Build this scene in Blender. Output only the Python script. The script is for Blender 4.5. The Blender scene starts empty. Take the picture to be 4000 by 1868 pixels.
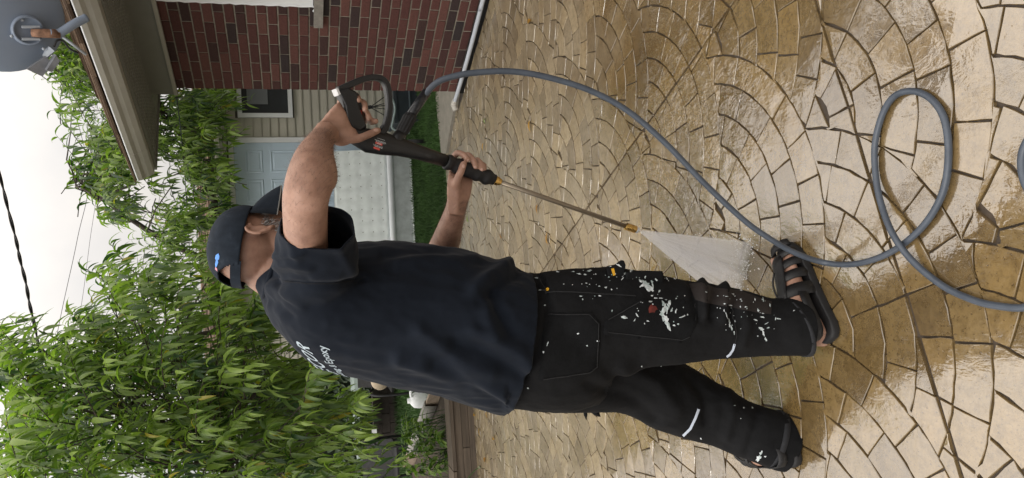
import bpy, bmesh, math, random
import numpy as np
from math import sin, cos, pi, radians, atan, atan2, sqrt
from mathutils import Vector, Matrix, noise
from mathutils.bvhtree import BVHTree

random.seed(7)
SC = bpy.context.scene
COL = SC.collection

# ------------------------------------------------------------------ camera
FPX, PITCH, ROLL, CAMH = 2900.0, radians(16.6), 0.047, 1.43
CAM = Vector((0, 0, CAMH))
FWD = Vector((0, cos(PITCH), -sin(PITCH)))
DN = Vector((0, -sin(PITCH), -cos(PITCH)))
RT = Vector((1, 0, 0))
cam_d = bpy.data.cameras.new('camera')
cam_d.sensor_fit = 'HORIZONTAL'
cam_d.sensor_width = 36.0
cam_d.lens = 36.0 * FPX / 4000.0
cam_d.clip_start = 0.05
cam_d.clip_end = 500
cam = bpy.data.objects.new('camera', cam_d)
COL.objects.link(cam)
cx = -sin(ROLL) * RT + cos(ROLL) * DN          # the photo lies on its side
cy = cos(ROLL) * RT + sin(ROLL) * DN
cz = -FWD
cam.matrix_world = Matrix(((cx.x, cy.x, cz.x, 0), (cx.y, cy.y, cz.y, 0), (cx.z, cy.z, cz.z, CAMH), (0, 0, 0, 1)))
SC.camera = cam

# ------------------------------------------------------------------ sky, sun, exposure
SUN_EL, SUN_AZ = radians(52), radians(215)      # azimuth measured clockwise from +Y
world = bpy.data.worlds.new('World')
SC.world = world
world.use_nodes = True
wn, wl = world.node_tree.nodes, world.node_tree.links
for n_ in list(wn):
    wn.remove(n_)
w_out = wn.new('ShaderNodeOutputWorld')
w_bg = wn.new('ShaderNodeBackground')
w_sky = wn.new('ShaderNodeTexSky')
w_sky.sky_type = 'NISHITA'
w_sky.sun_disc = False
w_sky.sun_elevation = SUN_EL
w_sky.sun_rotation = SUN_AZ
w_sky.dust_density = 3.0
w_bg.inputs['Strength'].default_value = 0.10
# an overcast deck over that sky: the brightness of a standard overcast sky, thin places let the sky through
w_tc = wn.new('ShaderNodeTexCoord')
w_sep = wn.new('ShaderNodeSeparateXYZ')
wl.new(w_tc.outputs['Generated'], w_sep.inputs[0])
w_n = wn.new('ShaderNodeTexNoise')
w_n.inputs['Scale'].default_value = 4.5
w_n.inputs['Detail'].default_value = 6
wl.new(w_tc.outputs['Generated'], w_n.inputs['Vector'])
w_r = wn.new('ShaderNodeMapRange')
w_r.inputs['From Min'].default_value = 0.36
w_r.inputs['From Max'].default_value = 0.62
w_r.inputs['To Min'].default_value = 0.74
w_r.inputs['To Max'].default_value = 0.97
wl.new(w_n.outputs['Fac'], w_r.inputs['Value'])
w_g = wn.new('ShaderNodeMapRange')              # (1 + 2 sin elevation) / 3
w_g.inputs['From Min'].default_value = 0.0
w_g.inputs['From Max'].default_value = 1.0
w_g.inputs['To Min'].default_value = 4.2
w_g.inputs['To Max'].default_value = 27.0
wl.new(w_sep.outputs['Z'], w_g.inputs['Value'])
w_c = wn.new('ShaderNodeMix')
w_c.data_type = 'RGBA'
w_c.blend_type = 'MULTIPLY'
w_c.inputs['Factor'].default_value = 1.0
w_c.inputs[6].default_value = (1.0, 0.945, 0.885, 1)
wl.new(w_g.outputs['Result'], w_c.inputs[7])
w_m = wn.new('ShaderNodeMix')
w_m.data_type = 'RGBA'
wl.new(w_r.outputs['Result'], w_m.inputs['Factor'])
wl.new(w_sky.outputs['Color'], w_m.inputs[6])
wl.new(w_c.outputs[2], w_m.inputs[7])
wl.new(w_m.outputs[2], w_bg.inputs['Color'])
wl.new(w_bg.outputs[0], w_out.inputs[0])

sun_d = bpy.data.lights.new('sun', 'SUN')
sun_d.energy = 0.9
sun_d.angle = radians(25)
sun_d.color = (1.0, 0.96, 0.90)
sun = bpy.data.objects.new('sun', sun_d)
COL.objects.link(sun)
sd = Vector((sin(SUN_AZ) * cos(SUN_EL), cos(SUN_AZ) * cos(SUN_EL), sin(SUN_EL)))
sun.rotation_euler = sd.to_track_quat('Z', 'Y').to_euler()

SC.view_settings.view_transform = 'Standard'
SC.view_settings.look = 'None'
SC.view_settings.exposure = 0.17
SC.view_settings.gamma = 1.0
SC.view_settings.use_curve_mapping = False
SC.render.engine = 'CYCLES'
SC.cycles.use_denoising = True
SC.cycles.max_bounces = 6
SC.cycles.transparent_max_bounces = 12
SC.cycles.volume_bounces = 6
SC.cycles.sample_clamp_indirect = 6.0


# ------------------------------------------------------------------ measuring: a photo pixel to a point of the place
def ray(x, y):
    a, b = (1868 - y - 934) / FPX, (x - 2000) / FPX
    c, s = cos(ROLL), sin(ROLL)
    a2, b2 = c * a - s * b, s * a + c * b
    return RT * a2 + DN * b2 + FWD


def at(x, y, Y):
    d = ray(x, y)
    return CAM + d * (Y / d.y)


def gp(x, y, z=0.0):
    d = ray(x, y)
    return CAM + d * ((z - CAMH) / d.z)


def onplane(x, y, p0, n):
    d = ray(x, y)
    return CAM + d * ((Vector(p0) - CAM).dot(n) / d.dot(n))


# ------------------------------------------------------------------ objects
def tag(o, label=None, cat=None, group=None, kind=None):
    if label:
        o['label'] = label
    if cat:
        o['category'] = cat
    if group:
        o['group'] = group
    if kind:
        o['kind'] = kind
    return o


def empty(name, loc, label=None, cat=None, group=None, kind=None):
    o = bpy.data.objects.new(name, None)
    COL.objects.link(o)
    o.location = loc
    o.empty_display_size = 0.1
    return tag(o, label, cat, group, kind)


def base_loc(o):
    l = Vector((0, 0, 0))
    while o is not None:
        if o.type == 'EMPTY':
            l += o.location if o.parent is None else Vector((0, 0, 0))
        o = o.parent
    return l


def put(name, me, m=None, parent=None, smooth=False):
    """link a mesh whose vertices are in world space"""
    if m is not None and not me.materials:
        me.materials.append(m)
    if smooth:
        me.polygons.foreach_set('use_smooth', [True] * len(me.polygons))
    o = bpy.data.objects.new(name, me)
    COL.objects.link(o)
    if parent is not None:
        o.parent = parent
        if parent.type == 'EMPTY':
            o.matrix_parent_inverse = Matrix.Translation(parent.location).inverted()
    return o


class MB:
    def __init__(self):
        self.v, self.f, self.r = [], [], []

    def add(self, vs, fs, rnd=None):
        o = len(self.v)
        self.v += [tuple(p) for p in vs]
        self.f += [tuple(i + o for i in f) for f in fs]
        if rnd is not None:
            self.r += [rnd] * len(fs)
        return self

    def box(self, c, ax, ay, az):
        c, ax, ay, az = Vector(c), Vector(ax), Vector(ay), Vector(az)
        vs = [c + sx * ax + sy * ay + sz * az for sz in (-1, 1) for sy in (-1, 1) for sx in (-1, 1)]
        return self.add(vs, [(0, 2, 3, 1), (4, 5, 7, 6), (0, 1, 5, 4), (2, 6, 7, 3), (0, 4, 6, 2), (1, 3, 7, 5)])

    def bb(self, a, b):
        a, b = Vector(a), Vector(b)
        c, h = (a + b) / 2, (b - a) / 2
        return self.box(c, (h.x, 0, 0), (0, h.y, 0), (0, 0, h.z))

    def prism(self, poly, ext):
        n = len(poly)
        ext = Vector(ext)
        vs = [Vector(p) for p in poly] + [Vector(p) + ext for p in poly]
        fs = [tuple(range(n - 1, -1, -1)), tuple(range(n, 2 * n))]
        fs += [(i, (i + 1) % n, n + (i + 1) % n, n + i) for i in range(n)]
        return self.add(vs, fs)

    def loft(self, rings, cap0=True, cap1=True, closed=True):
        n, m = len(rings[0]), len(rings)
        vs = [p for r in rings for p in r]
        fs = []
        for j in range(m - 1):
            for i in range(n if closed else n - 1):
                k = (i + 1) % n
                fs.append((j * n + i, j * n + k, (j + 1) * n + k, (j + 1) * n + i))
        if cap0:
            fs.append(tuple(range(n - 1, -1, -1)))
        if cap1:
            fs.append(tuple((m - 1) * n + i for i in range(n)))
        return self.add(vs, fs)

    def tube(self, pts, rad, seg=10, cap=True):
        pts = [Vector(p) for p in pts]
        if not hasattr(rad, '__len__'):
            rad = [rad] * len(pts)
        rings = []
        prev = None
        for i, p in enumerate(pts):
            t = (pts[min(i + 1, len(pts) - 1)] - pts[max(i - 1, 0)])
            t = t.normalized() if t.length > 1e-9 else Vector((0, 0, 1))
            if prev is None:
                a = t.cross(Vector((0, 0, 1)))
                if a.length < 0.1:
                    a = t.cross(Vector((1, 0, 0)))
            else:
                a = prev - t * prev.dot(t)
            a.normalize()
            prev = a
            b = t.cross(a)
            rings.append([p + (a * cos(2 * pi * k / seg) + b * sin(2 * pi * k / seg)) * rad[i] for k in range(seg)])
        return self.loft(rings, cap, cap)

    def ellipsoid(self, c, ax, ay, az, nu=16, nv=10):
        c, ax, ay, az = Vector(c), Vector(ax), Vector(ay), Vector(az)
        rings = []
        for j in range(1, nv):
            t = pi * j / nv
            rings.append([c + (ax * cos(2 * pi * i / nu) + ay * sin(2 * pi * i / nu)) * sin(t) + az * -cos(t) for i in range(nu)])
        vs = [p for r in rings for p in r] + [c - az, c + az]
        fs = []
        for j in range(nv - 2):
            for i in range(nu):
                k = (i + 1) % nu
                fs.append((j * nu + i, j * nu + k, (j + 1) * nu + k, (j + 1) * nu + i))
        s, n = len(vs) - 2, len(vs) - 1
        for i in range(nu):
            k = (i + 1) % nu
            fs.append((s, k, i))
            fs.append((n, (nv - 2) * nu + i, (nv - 2) * nu + k))
        return self.add(vs, fs)

    def mesh(self, name):
        me = bpy.data.meshes.new(name)
        me.from_pydata(self.v, [], self.f)
        if self.r and len(self.r) == len(self.f):
            a = me.attributes.new('rnd', 'FLOAT', 'FACE')
            a.data.foreach_set('value', self.r)
        me.update()
        return me

    def build(self, name, m=None, parent=None, smooth=False):
        return put(name, self.mesh(name), m, parent, smooth)


def spline(pts, n=8):
    """Catmull-Rom through points"""
    pts = [Vector(p) for p in pts]
    out = []
    for i in range(len(pts) - 1):
        p0, p1, p2, p3 = pts[max(i - 1, 0)], pts[i], pts[i + 1], pts[min(i + 2, len(pts) - 1)]
        for k in range(n):
            t = k / n
            out.append(0.5 * ((2 * p1) + (p2 - p0) * t + (2 * p0 - 5 * p1 + 4 * p2 - p3) * t * t + (3 * p1 - p0 - 3 * p2 + p3) * t ** 3))
    out.append(pts[-1])
    return out


# ------------------------------------------------------------------ materials
def lin(r, g, b):
    f = lambda c: (c / 255 / 12.92) if c / 255 <= 0.04045 else ((c / 255 + 0.055) / 1.055) ** 2.4
    return (f(r), f(g), f(b), 1)


class M:
    """a Principled material built up with noise-driven colour, roughness and relief"""

    def __init__(self, name, col=(0.5, 0.5, 0.5, 1), rough=0.6, spec=0.5, metal=0.0):
        self.m = bpy.data.materials.new(name)
        self.m.use_nodes = True
        self.n, self.l = self.m.node_tree.nodes, self.m.node_tree.links
        self.b = self.n['Principled BSDF']
        self.b.inputs['Base Color'].default_value = col if len(col) == 4 else (*col, 1)
        self.b.inputs['Roughness'].default_value = rough
        self.b.inputs['Specular IOR Level'].default_value = spec
        self.b.inputs['Metallic'].default_value = metal
        self.pos = None

    def new(self, t, **kw):
        n = self.n.new(t)
        for k, v in kw.items():
            if k in n.inputs:
                n.inputs[k].default_value = v
            else:
                setattr(n, k, v)
        return n

    def coord(self, scale=None, obj=False):
        if obj:
            s = self.new('ShaderNodeTexCoord').outputs['Object']
        else:
            if self.pos is None:
                self.pos = self.new('ShaderNodeNewGeometry').outputs['Position']
            s = self.pos
        if scale:
            mp = self.new('ShaderNodeMapping')
            mp.inputs['Scale'].default_value = scale
            self.l.new(s, mp.inputs[0])
            s = mp.outputs[0]
        return s

    def noise(self, scale, detail=4, rough=0.55, stretch=None, obj=False, dist=0.0):
        n = self.new('ShaderNodeTexNoise', Scale=scale, Detail=detail, Roughness=rough, Distortion=dist)
        self.l.new(self.coord(stretch, obj), n.inputs['Vector'])
        return n.outputs['Fac']

    def ramp(self, src, stops):
        r = self.new('ShaderNodeValToRGB')
        e = r.color_ramp.elements
        while len(e) < len(stops):
            e.new(0.5)
        for i, (p, c) in enumerate(stops):
            e[i].position = p
            e[i].color = c if len(c) == 4 else (*c, 1)
        self.l.new(src, r.inputs[0])
        return r.outputs[0]

    def maprange(self, src, a, b, c, d):
        r = self.new('ShaderNodeMapRange')
        for k, v in zip(('From Min', 'From Max', 'To Min', 'To Max'), (a, b, c, d)):
            r.inputs[k].default_value = v
        self.l.new(src, r.inputs['Value'])
        return r.outputs['Result']

    def mixc(self, fac, a, b, mode='MIX'):
        x = self.new('ShaderNodeMix')
        x.data_type = 'RGBA'
        x.blend_type = mode
        for s, i in ((fac, 0), (a, 6), (b, 7)):
            if isinstance(s, (int, float)):
                x.inputs[i].default_value = s
            elif isinstance(s, (tuple, list)):
                x.inputs[i].default_value = s if len(s) == 4 else (*s, 1)
            else:
                self.l.new(s, x.inputs[i])
        return x.outputs[2]

    def math(self, op, a, b=0.0):
        x = self.new('ShaderNodeMath')
        x.operation = op
        for s, i in ((a, 0), (b, 1)):
            if isinstance(s, (int, float)):
                x.inputs[i].default_value = s
            else:
                self.l.new(s, x.inputs[i])
        return x.outputs[0]

    def attr(self, name):
        a = self.new('ShaderNodeAttribute')
        a.attribute_name = name
        return a.outputs['Fac']

    def rand(self):
        return self.new('ShaderNodeObjectInfo').outputs['Random']

    def color(self, s):
        self.l.new(s, self.b.inputs['Base Color'])
        return self

    def rough(self, s):
        self.l.new(s, self.b.inputs['Roughness'])
        return self

    def bump(self, src, strength=0.3, dist=0.01):
        b = self.new('ShaderNodeBump', Strength=strength, Distance=dist)
        self.l.new(src, b.inputs['Height'])
        old = self.b.inputs['Normal']
        if old.is_linked:
            self.l.new(old.links[0].from_socket, b.inputs['Normal'])
            self.l.remove(old.links[0])
        self.l.new(b.outputs[0], old)
        return self


def simple(name, col, rough=0.6, var=0.25, scale=12, bump=0.0, bscale=60, spec=0.4, metal=0.0, stretch=None, bdist=0.004):
    m = M(name, col, rough, spec, metal)
    c = Vector(col[:3])
    lo, hi = c * (1 - var), c * (1 + var)
    m.color(m.ramp(m.noise(scale, 5, 0.6, stretch), [(0.3, tuple(lo)), (0.7, tuple(hi))]))
    m.rough(m.maprange(m.noise(scale * 2.3, 3), 0.3, 0.7, max(0.05, rough - 0.08), min(1, rough + 0.08)))
    if bump:
        m.bump(m.noise(bscale, 4, 0.6, stretch), bump, bdist)
    return m.m

# ================================================================== SETTING
# ---- surface materials
m_soil = simple('soil', (0.045, 0.033, 0.022, 1), 0.95, 0.5, 9, 0.6, 40)
m_lawn = simple('lawn_turf', (0.035, 0.075, 0.018, 1), 0.9, 0.5, 14, 0.8, 90)
m_curb = simple('curb_concrete', (0.20, 0.185, 0.155, 1), 0.85, 0.2, 9, 0.3, 120)


def stone_mat():
    m = M('stamped_concrete', rough=0.3, spec=0.5)
    sp = m.new('ShaderNodeSeparateXYZ')
    m.l.new(m.coord(), sp.inputs[0])
    dry = m.maprange(m.math('ADD', sp.outputs['Y'], m.maprange(m.noise(2.6, 5), .3, .7, -.35, .35)), 2.85, 3.5, 0.0, 1.0)
    base_w = m.ramp(m.noise(2.2, 5, 0.6), [(0.28, (0.115, 0.075, 0.028, 1)), (0.5, (0.175, 0.120, 0.050, 1)), (0.72, (0.225, 0.162, 0.078, 1))])
    base_d = m.ramp(m.noise(2.2, 5, 0.6), [(0.28, (0.165, 0.127, 0.075, 1)), (0.5, (0.240, 0.192, 0.122, 1)), (0.72, (0.290, 0.240, 0.162, 1))])
    base = m.mixc(dry, base_w, base_d)
    fine = m.ramp(m.noise(38, 6, 0.7), [(0.33, (0.55, 0.52, 0.48, 1)), (0.55, (1, 1, 1, 1)), (0.75, (1.12, 1.1, 1.06, 1))])
    c = m.mixc(0.75, base, fine, 'MULTIPLY')
    per = m.ramp(m.attr('rnd'), [(0.0, (0.74, 0.72, 0.70, 1)), (0.5, (1, 1, 1, 1)), (1.0, (1.2, 1.17, 1.1, 1))])
    c = m.mixc(1.0, c, per, 'MULTIPLY')
    pits = m.ramp(m.noise(120, 3, 0.5), [(0.30, (0.35, 0.3, 0.26, 1)), (0.40, (1, 1, 1, 1))])
    c = m.mixc(0.6, c, pits, 'MULTIPLY')
    grime = m.ramp(m.noise(1.1, 4, 0.7), [(0.55, (1, 1, 1, 1)), (0.72, (0.55, 0.50, 0.44, 1))])
    c = m.mixc(0.7, c, grime, 'MULTIPLY')
    m.color(c)
    wet = m.noise(1.7, 5, 0.6, dist=0.4)
    m.rough(m.math('ADD', m.maprange(wet, 0.35, 0.62, 0.34, 0.14), m.math('MULTIPLY', dry, .15)))
    m.b.inputs['IOR'].default_value = 1.5
    m.l.new(m.maprange(dry, 0, 1, 1.0, .35), m.b.inputs['Coat Weight'])
    m.l.new(m.maprange(m.noise(4.5, 4), .35, .65, .03, .13), m.b.inputs['Coat Roughness'])
    m.b.inputs['Coat IOR'].default_value = 2.25
    m.bump(m.noise(16, 5, 0.6), 0.35, 0.008)
    m.bump(m.noise(90, 4, 0.6), 0.3, 0.003)
    # the film of water: calm on the whole, choppy where the jet drives it
    jc = gp(2640, 470)
    dist = m.new('ShaderNodeVectorMath', operation='DISTANCE')
    dist.inputs[1].default_value = jc
    m.l.new(m.coord(), dist.inputs[0])
    wob = m.math('ADD', dist.outputs['Value'], m.maprange(m.noise(3.5, 4), 0.3, 0.7, -0.22, 0.22))
    chop = m.maprange(wob, 0.12, 0.55, 1.0, 0.0)
    rip = m.noise(34, 3, 0.65, stretch=(1.0, 0.5, 1.0), dist=1.4)
    cb = m.new('ShaderNodeBump', Strength=0.8, Distance=0.009)
    m.l.new(m.math('MULTIPLY', rip, m.math('ADD', chop, 0.10)), cb.inputs['Height'])
    # rough stamped relief breaks the film
    cb2 = m.new('ShaderNodeBump', Strength=0.25, Distance=0.005)
    m.l.new(m.noise(13, 4, 0.6), cb2.inputs['Height'])
    m.l.new(cb.outputs[0], cb2.inputs['Normal'])
    m.l.new(cb2.outputs[0], m.b.inputs['Coat Normal'])
    return m.m


m_stone = stone_mat()
m_grout = simple('joint_concrete', (0.042, 0.030, 0.020, 1), 0.55, 0.4, 20, 0.4, 80)

# ---- ground
HA = radians(27)
E1 = Vector((sin(HA), -cos(HA), 0))          # along the house wall, towards the camera
HN = Vector((-cos(HA), -sin(HA), 0))         # out of the house wall, over the patio
HC = Vector((1.245, 6.05, 0))                # far corner of the brick wall
UP = Vector((0, 0, 1))


def hp(s, n, z):
    return HC + E1 * s + HN * n + UP * z


gm = MB()
gm.add([(-150, -60, -0.05), (150, -60, -0.05), (150, 240, -0.05), (-150, 240, -0.05)], [(0, 1, 2, 3)])
tag(gm.build('ground', m_soil), kind='structure')

PATIO_BACK = 6.86
pm = MB()
pm.prism([(-5.5, -2.0, -0.045), (3.0, -2.0, -0.045), (3.0, PATIO_BACK, -0.045), (-5.5, PATIO_BACK, -0.045)], (0, 0, 0.0365))
patio = tag(pm.build('patio', m_grout), 'stamped concrete patio in a fan pattern, wet and tan', None, None, 'structure')

# ---- the fan pattern: rings about the foot of each fan, cut by the fans in front
EA = Vector((cos(HA), sin(HA), 0))
RF = 0.60
FW, FH = RF * sqrt(3), RF / 2
ROWP = 0.100
FO = Vector((-0.05, 1.30, 0))


def clip(poly, p, n):
    """keep the side of the line through p where (q-p).n >= 0"""
    out = []
    m = len(poly)
    for i in range(m):
        a, b = poly[i], poly[(i + 1) % m]
        da, db = (a[0] - p[0]) * n[0] + (a[1] - p[1]) * n[1], (b[0] - p[0]) * n[0] + (b[1] - p[1]) * n[1]
        if da >= 0:
            out.append(a)
        if (da >= 0) != (db >= 0):
            t = da / (da - db)
            out.append((a[0] + (b[0] - a[0]) * t, a[1] + (b[1] - a[1]) * t))
    return out


def area(p):
    return 0.5 * sum(p[i][0] * p[(i + 1) % len(p)][1] - p[(i + 1) % len(p)][0] * p[i][1] for i in range(len(p)))


def cent(p):
    return (sum(q[0] for q in p) / len(p), sum(q[1] for q in p) / len(p))


def inset(p, d):
    """move every edge inwards by d along the corner bisectors"""
    n = len(p)
    q = []
    for i in range(n):
        a, b, c = p[i - 1], p[i], p[(i + 1) % n]
        e1, e2 = (b[0] - a[0], b[1] - a[1]), (c[0] - b[0], c[1] - b[1])
        l1, l2 = sqrt(e1[0] ** 2 + e1[1] ** 2) or 1e-9, sqrt(e2[0] ** 2 + e2[1] ** 2) or 1e-9
        n1, n2 = (-e1[1] / l1, e1[0] / l1), (-e2[1] / l2, e2[0] / l2)
        k = max(.45, 1 + n1[0] * n2[0] + n1[1] * n2[1])
        q.append((b[0] + (n1[0] + n2[0]) / k * d, b[1] + (n1[1] + n2[1]) / k * d))
    if area(q) < .3 * area(p):
        c = cent(p)
        q = [(c[0] + (v[0] - c[0]) * .8, c[1] + (v[1] - c[1]) * .8) for v in p]
    return q


rs = random.Random(3)
cells = []
for j in range(-30, 30):
    for i in range(-12, 12):
        ca, cb_ = (i + 0.5 * (j % 2)) * FW, j * FH
        w = FO + EA * ca + E1 * cb_
        if not (-4.6 < w.x < 3.8 and -0.2 < w.y < PATIO_BACK + 0.8):
            continue
        lows = [(ca - FW / 2, cb_ - FH), (ca + FW / 2, cb_ - FH), (ca, cb_ - 2 * FH)]
        nr = int(round(RF / ROWP))
        edges = [0.0] + [RF * (k + rs.uniform(-0.08, 0.08)) / nr for k in range(1, nr)] + [RF]
        for k in range(nr):
            r0, r1 = edges[k], edges[k + 1]
            rm = (r0 + r1) / 2
            ns = max(1, int(round(2.4 * rm / rs.uniform(0.125, 0.15))))
            off = rs.uniform(0, 1)
            angs = [(-1.2 + 2.4 * (q + off + rs.uniform(-0.16, 0.16)) / ns) for q in range(-1, ns + 1)]
            for a0, a1 in zip(angs[:-1], angs[1:]):
                mid = (a0 + a1) / 2
                poly = [(ca + r0 * sin(a0), cb_ + r0 * cos(a0)), (ca + r1 * sin(a0), cb_ + r1 * cos(a0))]
                poly += [(ca + r1 * sin(mid), cb_ + r1 * cos(mid)), (ca + r1 * sin(a1), cb_ + r1 * cos(a1)),
                         (ca + r0 * sin(a1), cb_ + r0 * cos(a1)), (ca + r0 * sin(mid), cb_ + r0 * cos(mid))]
                if area(poly) < 0:
                    poly.reverse()
                fine = []
                for q in range(len(poly)):
                    p0_, p1_ = poly[q], poly[(q + 1) % len(poly)]
                    for t_ in (0, .33, .67):
                        fine.append((p0_[0] + (p1_[0] - p0_[0]) * t_, p0_[1] + (p1_[1] - p0_[1]) * t_))
                for (lx, ly) in lows:
                    nf = []
                    for (px_, py_) in fine:
                        dx, dy = px_ - lx, py_ - ly
                        L = sqrt(dx * dx + dy * dy) or 1e-6
                        nf.append((lx + dx / L * RF, ly + dy / L * RF) if L < RF else (px_, py_))
                    fine = nf
                slim = []
                for p_ in fine:
                    if not slim or (abs(p_[0] - slim[-1][0]) + abs(p_[1] - slim[-1][1])) > .003:
                        slim.append(p_)
                if len(slim) > 2 and abs(slim[0][0] - slim[-1][0]) + abs(slim[0][1] - slim[-1][1]) < .003:
                    slim.pop()
                if len(slim) >= 3 and area(slim) > 0.0003:
                    cells.append([(FO.x + EA.x * p[0] + E1.x * p[1], FO.y + EA.y * p[0] + E1.y * p[1]) for p in slim])

# ---- the two saw cuts part the stones
cuts = [(gp(2120, 1056), gp(2873, 0)), (gp(3183, 0), gp(3758, 1868))]
for a, b in cuts:
    d = (b - a)
    n = Vector((-d.y, d.x)).normalized()
    nc = []
    for c in cells:
        for s in (1, -1):
            q = clip(c, (a.x + s * n.x * 0.003, a.y + s * n.y * 0.003), (s * n.x, s * n.y))
            if len(q) >= 3 and abs(area(q)) > 0.0002:
                nc.append(q)
    cells = nc
# ---- trim to the patio: house wall and back edge
trim = []
for c in cells:
    if area(c) < 0:
        c = c[::-1]
    c = clip(c, (HC.x + HN.x * 0.03, HC.y + HN.y * 0.03), (HN.x, HN.y)) if cent(c)[1] < 6.3 else c
    if len(c) >= 3:
        c = clip(c, (0, PATIO_BACK), (0, -1))
    if len(c) >= 3 and abs(area(c)) > 0.0003:
        trim.append(c)


def view_size(c):
    x, y = cent(c)
    p = Vector((x, y, 0)) - CAM
    z = p.dot(FWD)
    if z < 0.3:
        return 0
    a2, b2 = p.dot(RT) / z, p.dot(DN) / z
    a = cos(ROLL) * a2 + sin(ROLL) * b2
    b = -sin(ROLL) * a2 + cos(ROLL) * b2
    u, v = a * FPX + 934, b * FPX + 2000
    if not (-60 < u < 1930 and -60 < v < 4080):
        return 0
    return abs(area(c)) / (z * z) * (1.43 / p.length)


def stone_geo(c, rnd):
    j = [(p[0] + rnd.uniform(-.0014, .0014), p[1] + rnd.uniform(-.0014, .0014)) for p in c]
    top = inset(j, 0.0036)
    n = len(top)
    if n < 3:
        return None
    # match rings by projecting the top ring outwards
    cx_, cy_ = cent(top)
    dz = rnd.uniform(-0.0015, 0.0015)
    tx, ty = rnd.uniform(-.012, .012), rnd.uniform(-.012, .012)

    def push(p, d):
        vx, vy = p[0] - cx_, p[1] - cy_
        L = sqrt(vx * vx + vy * vy) or 1
        return (p[0] + vx / L * d, p[1] + vy / L * d)
    zf = lambda p: dz + (p[0] - cx_) * tx + (p[1] - cy_) * ty
    r0 = [(*p, zf(p)) for p in top]
    r1 = [(*push(p, 0.0014), zf(p) - 0.0018) for p in top]
    r2 = [(*push(p, 0.0022), -0.0125) for p in top]
    vs = r0 + r1 + r2 + [(cx_, cy_, dz + rnd.uniform(-.0004, .0014))]
    fs = [(i, (i + 1) % n, 3 * n) for i in range(n)]
    for k in range(2):
        fs += [((k + 1) * n + i, (k + 1) * n + (i + 1) % n, k * n + (i + 1) % n, k * n + i) for i in range(n)]
    return vs, fs


trim.sort(key=view_size, reverse=True)
rest = MB()
for idx, c in enumerate(trim):
    g_ = stone_geo(c, rs)
    if not g_:
        continue
    r_ = rs.random()
    if idx < 290:
        b = MB().add(g_[0], g_[1], r_)
        o = b.build('paving_stone', m_stone, patio)
    else:
        rest.add(g_[0], g_[1], r_)
o = rest.build('paving_stones', m_stone, patio)
o['kind'] = 'stuff'

# ---- lawns
lm = MB()
lm.add([(-9, PATIO_BACK - 0.02, -0.02), (6, PATIO_BACK - 0.02, -0.02), (6, 16, -0.02), (-9, 16, -0.02)], [(0, 1, 2, 3)])
tag(lm.build('lawn', m_lawn), kind='structure')
m_grass = M('grass_blade', rough=0.55)
m_grass.color(m_grass.ramp(m_grass.noise(3.5, 4), [(0.3, (0.026, 0.062, 0.013, 1)), (0.7, (0.06, 0.13, 0.028, 1))]))
m_grass.b.inputs['Subsurface Weight'].default_value = 0.0
gb = MB()
rg = random.Random(11)


def blade(x, y, h):
    a = rg.uniform(0, 2 * pi)
    dx, dy = cos(a), sin(a)
    w = rg.uniform(.003, .006)
    l = rg.uniform(.1, .6) * h
    vs = [(x - dy * w, y + dx * w, -.02), (x + dy * w, y - dx * w, -.02), (x + dx * l * .4, y + dy * l * .4, h * .65), (x + dx * l, y + dy * l, h)]
    gb.add(vs, [(0, 1, 2), (0, 2, 3)])


for _ in range(16000):
    blade(rg.uniform(-0.6, 2.6), rg.triangular(PATIO_BACK + .02, 9.1, 7.2), rg.uniform(.03, .075))
for _ in range(9000):
    blade(rg.uniform(-4.2, -1.2), rg.uniform(7.2, 11.5), rg.uniform(.03, .07))
tag(gb.build('grass', m_grass.m), 'mown green grass of the lawns behind the patio', 'grass', None, 'stuff')

# ---- concrete kerb wedge at the house corner
km = MB()
kp = [gp(1706, 330), gp(1733, 600), gp(1752, 600), gp(1800, 330)]
km.prism([(p.x, p.y, -0.02) for p in kp][::-1], (0, 0, 0.045))
tag(km.build('kerb', m_curb), 'pale concrete kerb strip beside the brick corner', None, None, 'structure')

# ================================================================== BRICK HOUSE
house = empty('brick_house', hp(0, 0, 0), 'dark red brick house with a beige eave and gutter beside the patio', 'house')
m_mortar = simple('mortar', (0.21, 0.19, 0.155, 1), 0.95, 0.25, 30, 0.5, 200)


def brick_mat():
    m = M('brick', rough=0.85, spec=0.25)
    c = m.ramp(m.rand(), [(0.0, (0.032, 0.026, 0.027, 1)), (0.12, (0.050, 0.027, 0.025, 1)), (0.26, (0.074, 0.031, 0.028, 1)), (0.6, (0.092, 0.037, 0.032, 1)), (1.0, (0.118, 0.052, 0.043, 1))])
    f = m.ramp(m.noise(70, 6, 0.75), [(0.3, (0.6, 0.6, 0.62, 1)), (0.6, (1.05, 1.05, 1.05, 1)), (0.78, (1.35, 1.3, 1.25, 1))])
    m.color(m.mixc(0.8, c, f, 'MULTIPLY'))
    m.bump(m.noise(110, 5, 0.7), 0.7, 0.004)
    return m.m


m_brick = brick_mat()
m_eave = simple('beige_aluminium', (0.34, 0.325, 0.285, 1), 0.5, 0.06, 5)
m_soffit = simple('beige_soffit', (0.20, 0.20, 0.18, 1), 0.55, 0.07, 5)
m_white = simple('white_vinyl', (0.72, 0.74, 0.76, 1), 0.4, 0.05, 5)
m_black = simple('black_rubber', (0.012, 0.012, 0.013, 1), 0.6, 0.3, 20)
m_glass = M('window_glass', (0.03, 0.035, 0.04, 1), 0.05, 0.8).m
m_stonesill = simple('grey_sill_stone', (0.20, 0.185, 0.165, 1), 0.9, 0.25, 30, 0.6, 90)

Z_FRZ, Z_SOF, OVH = 2.205, 2.375, 0.52
WS0, WZ0, WZ1 = 0.915, 1.21, 2.195          # window opening
wm = MB()


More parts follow.
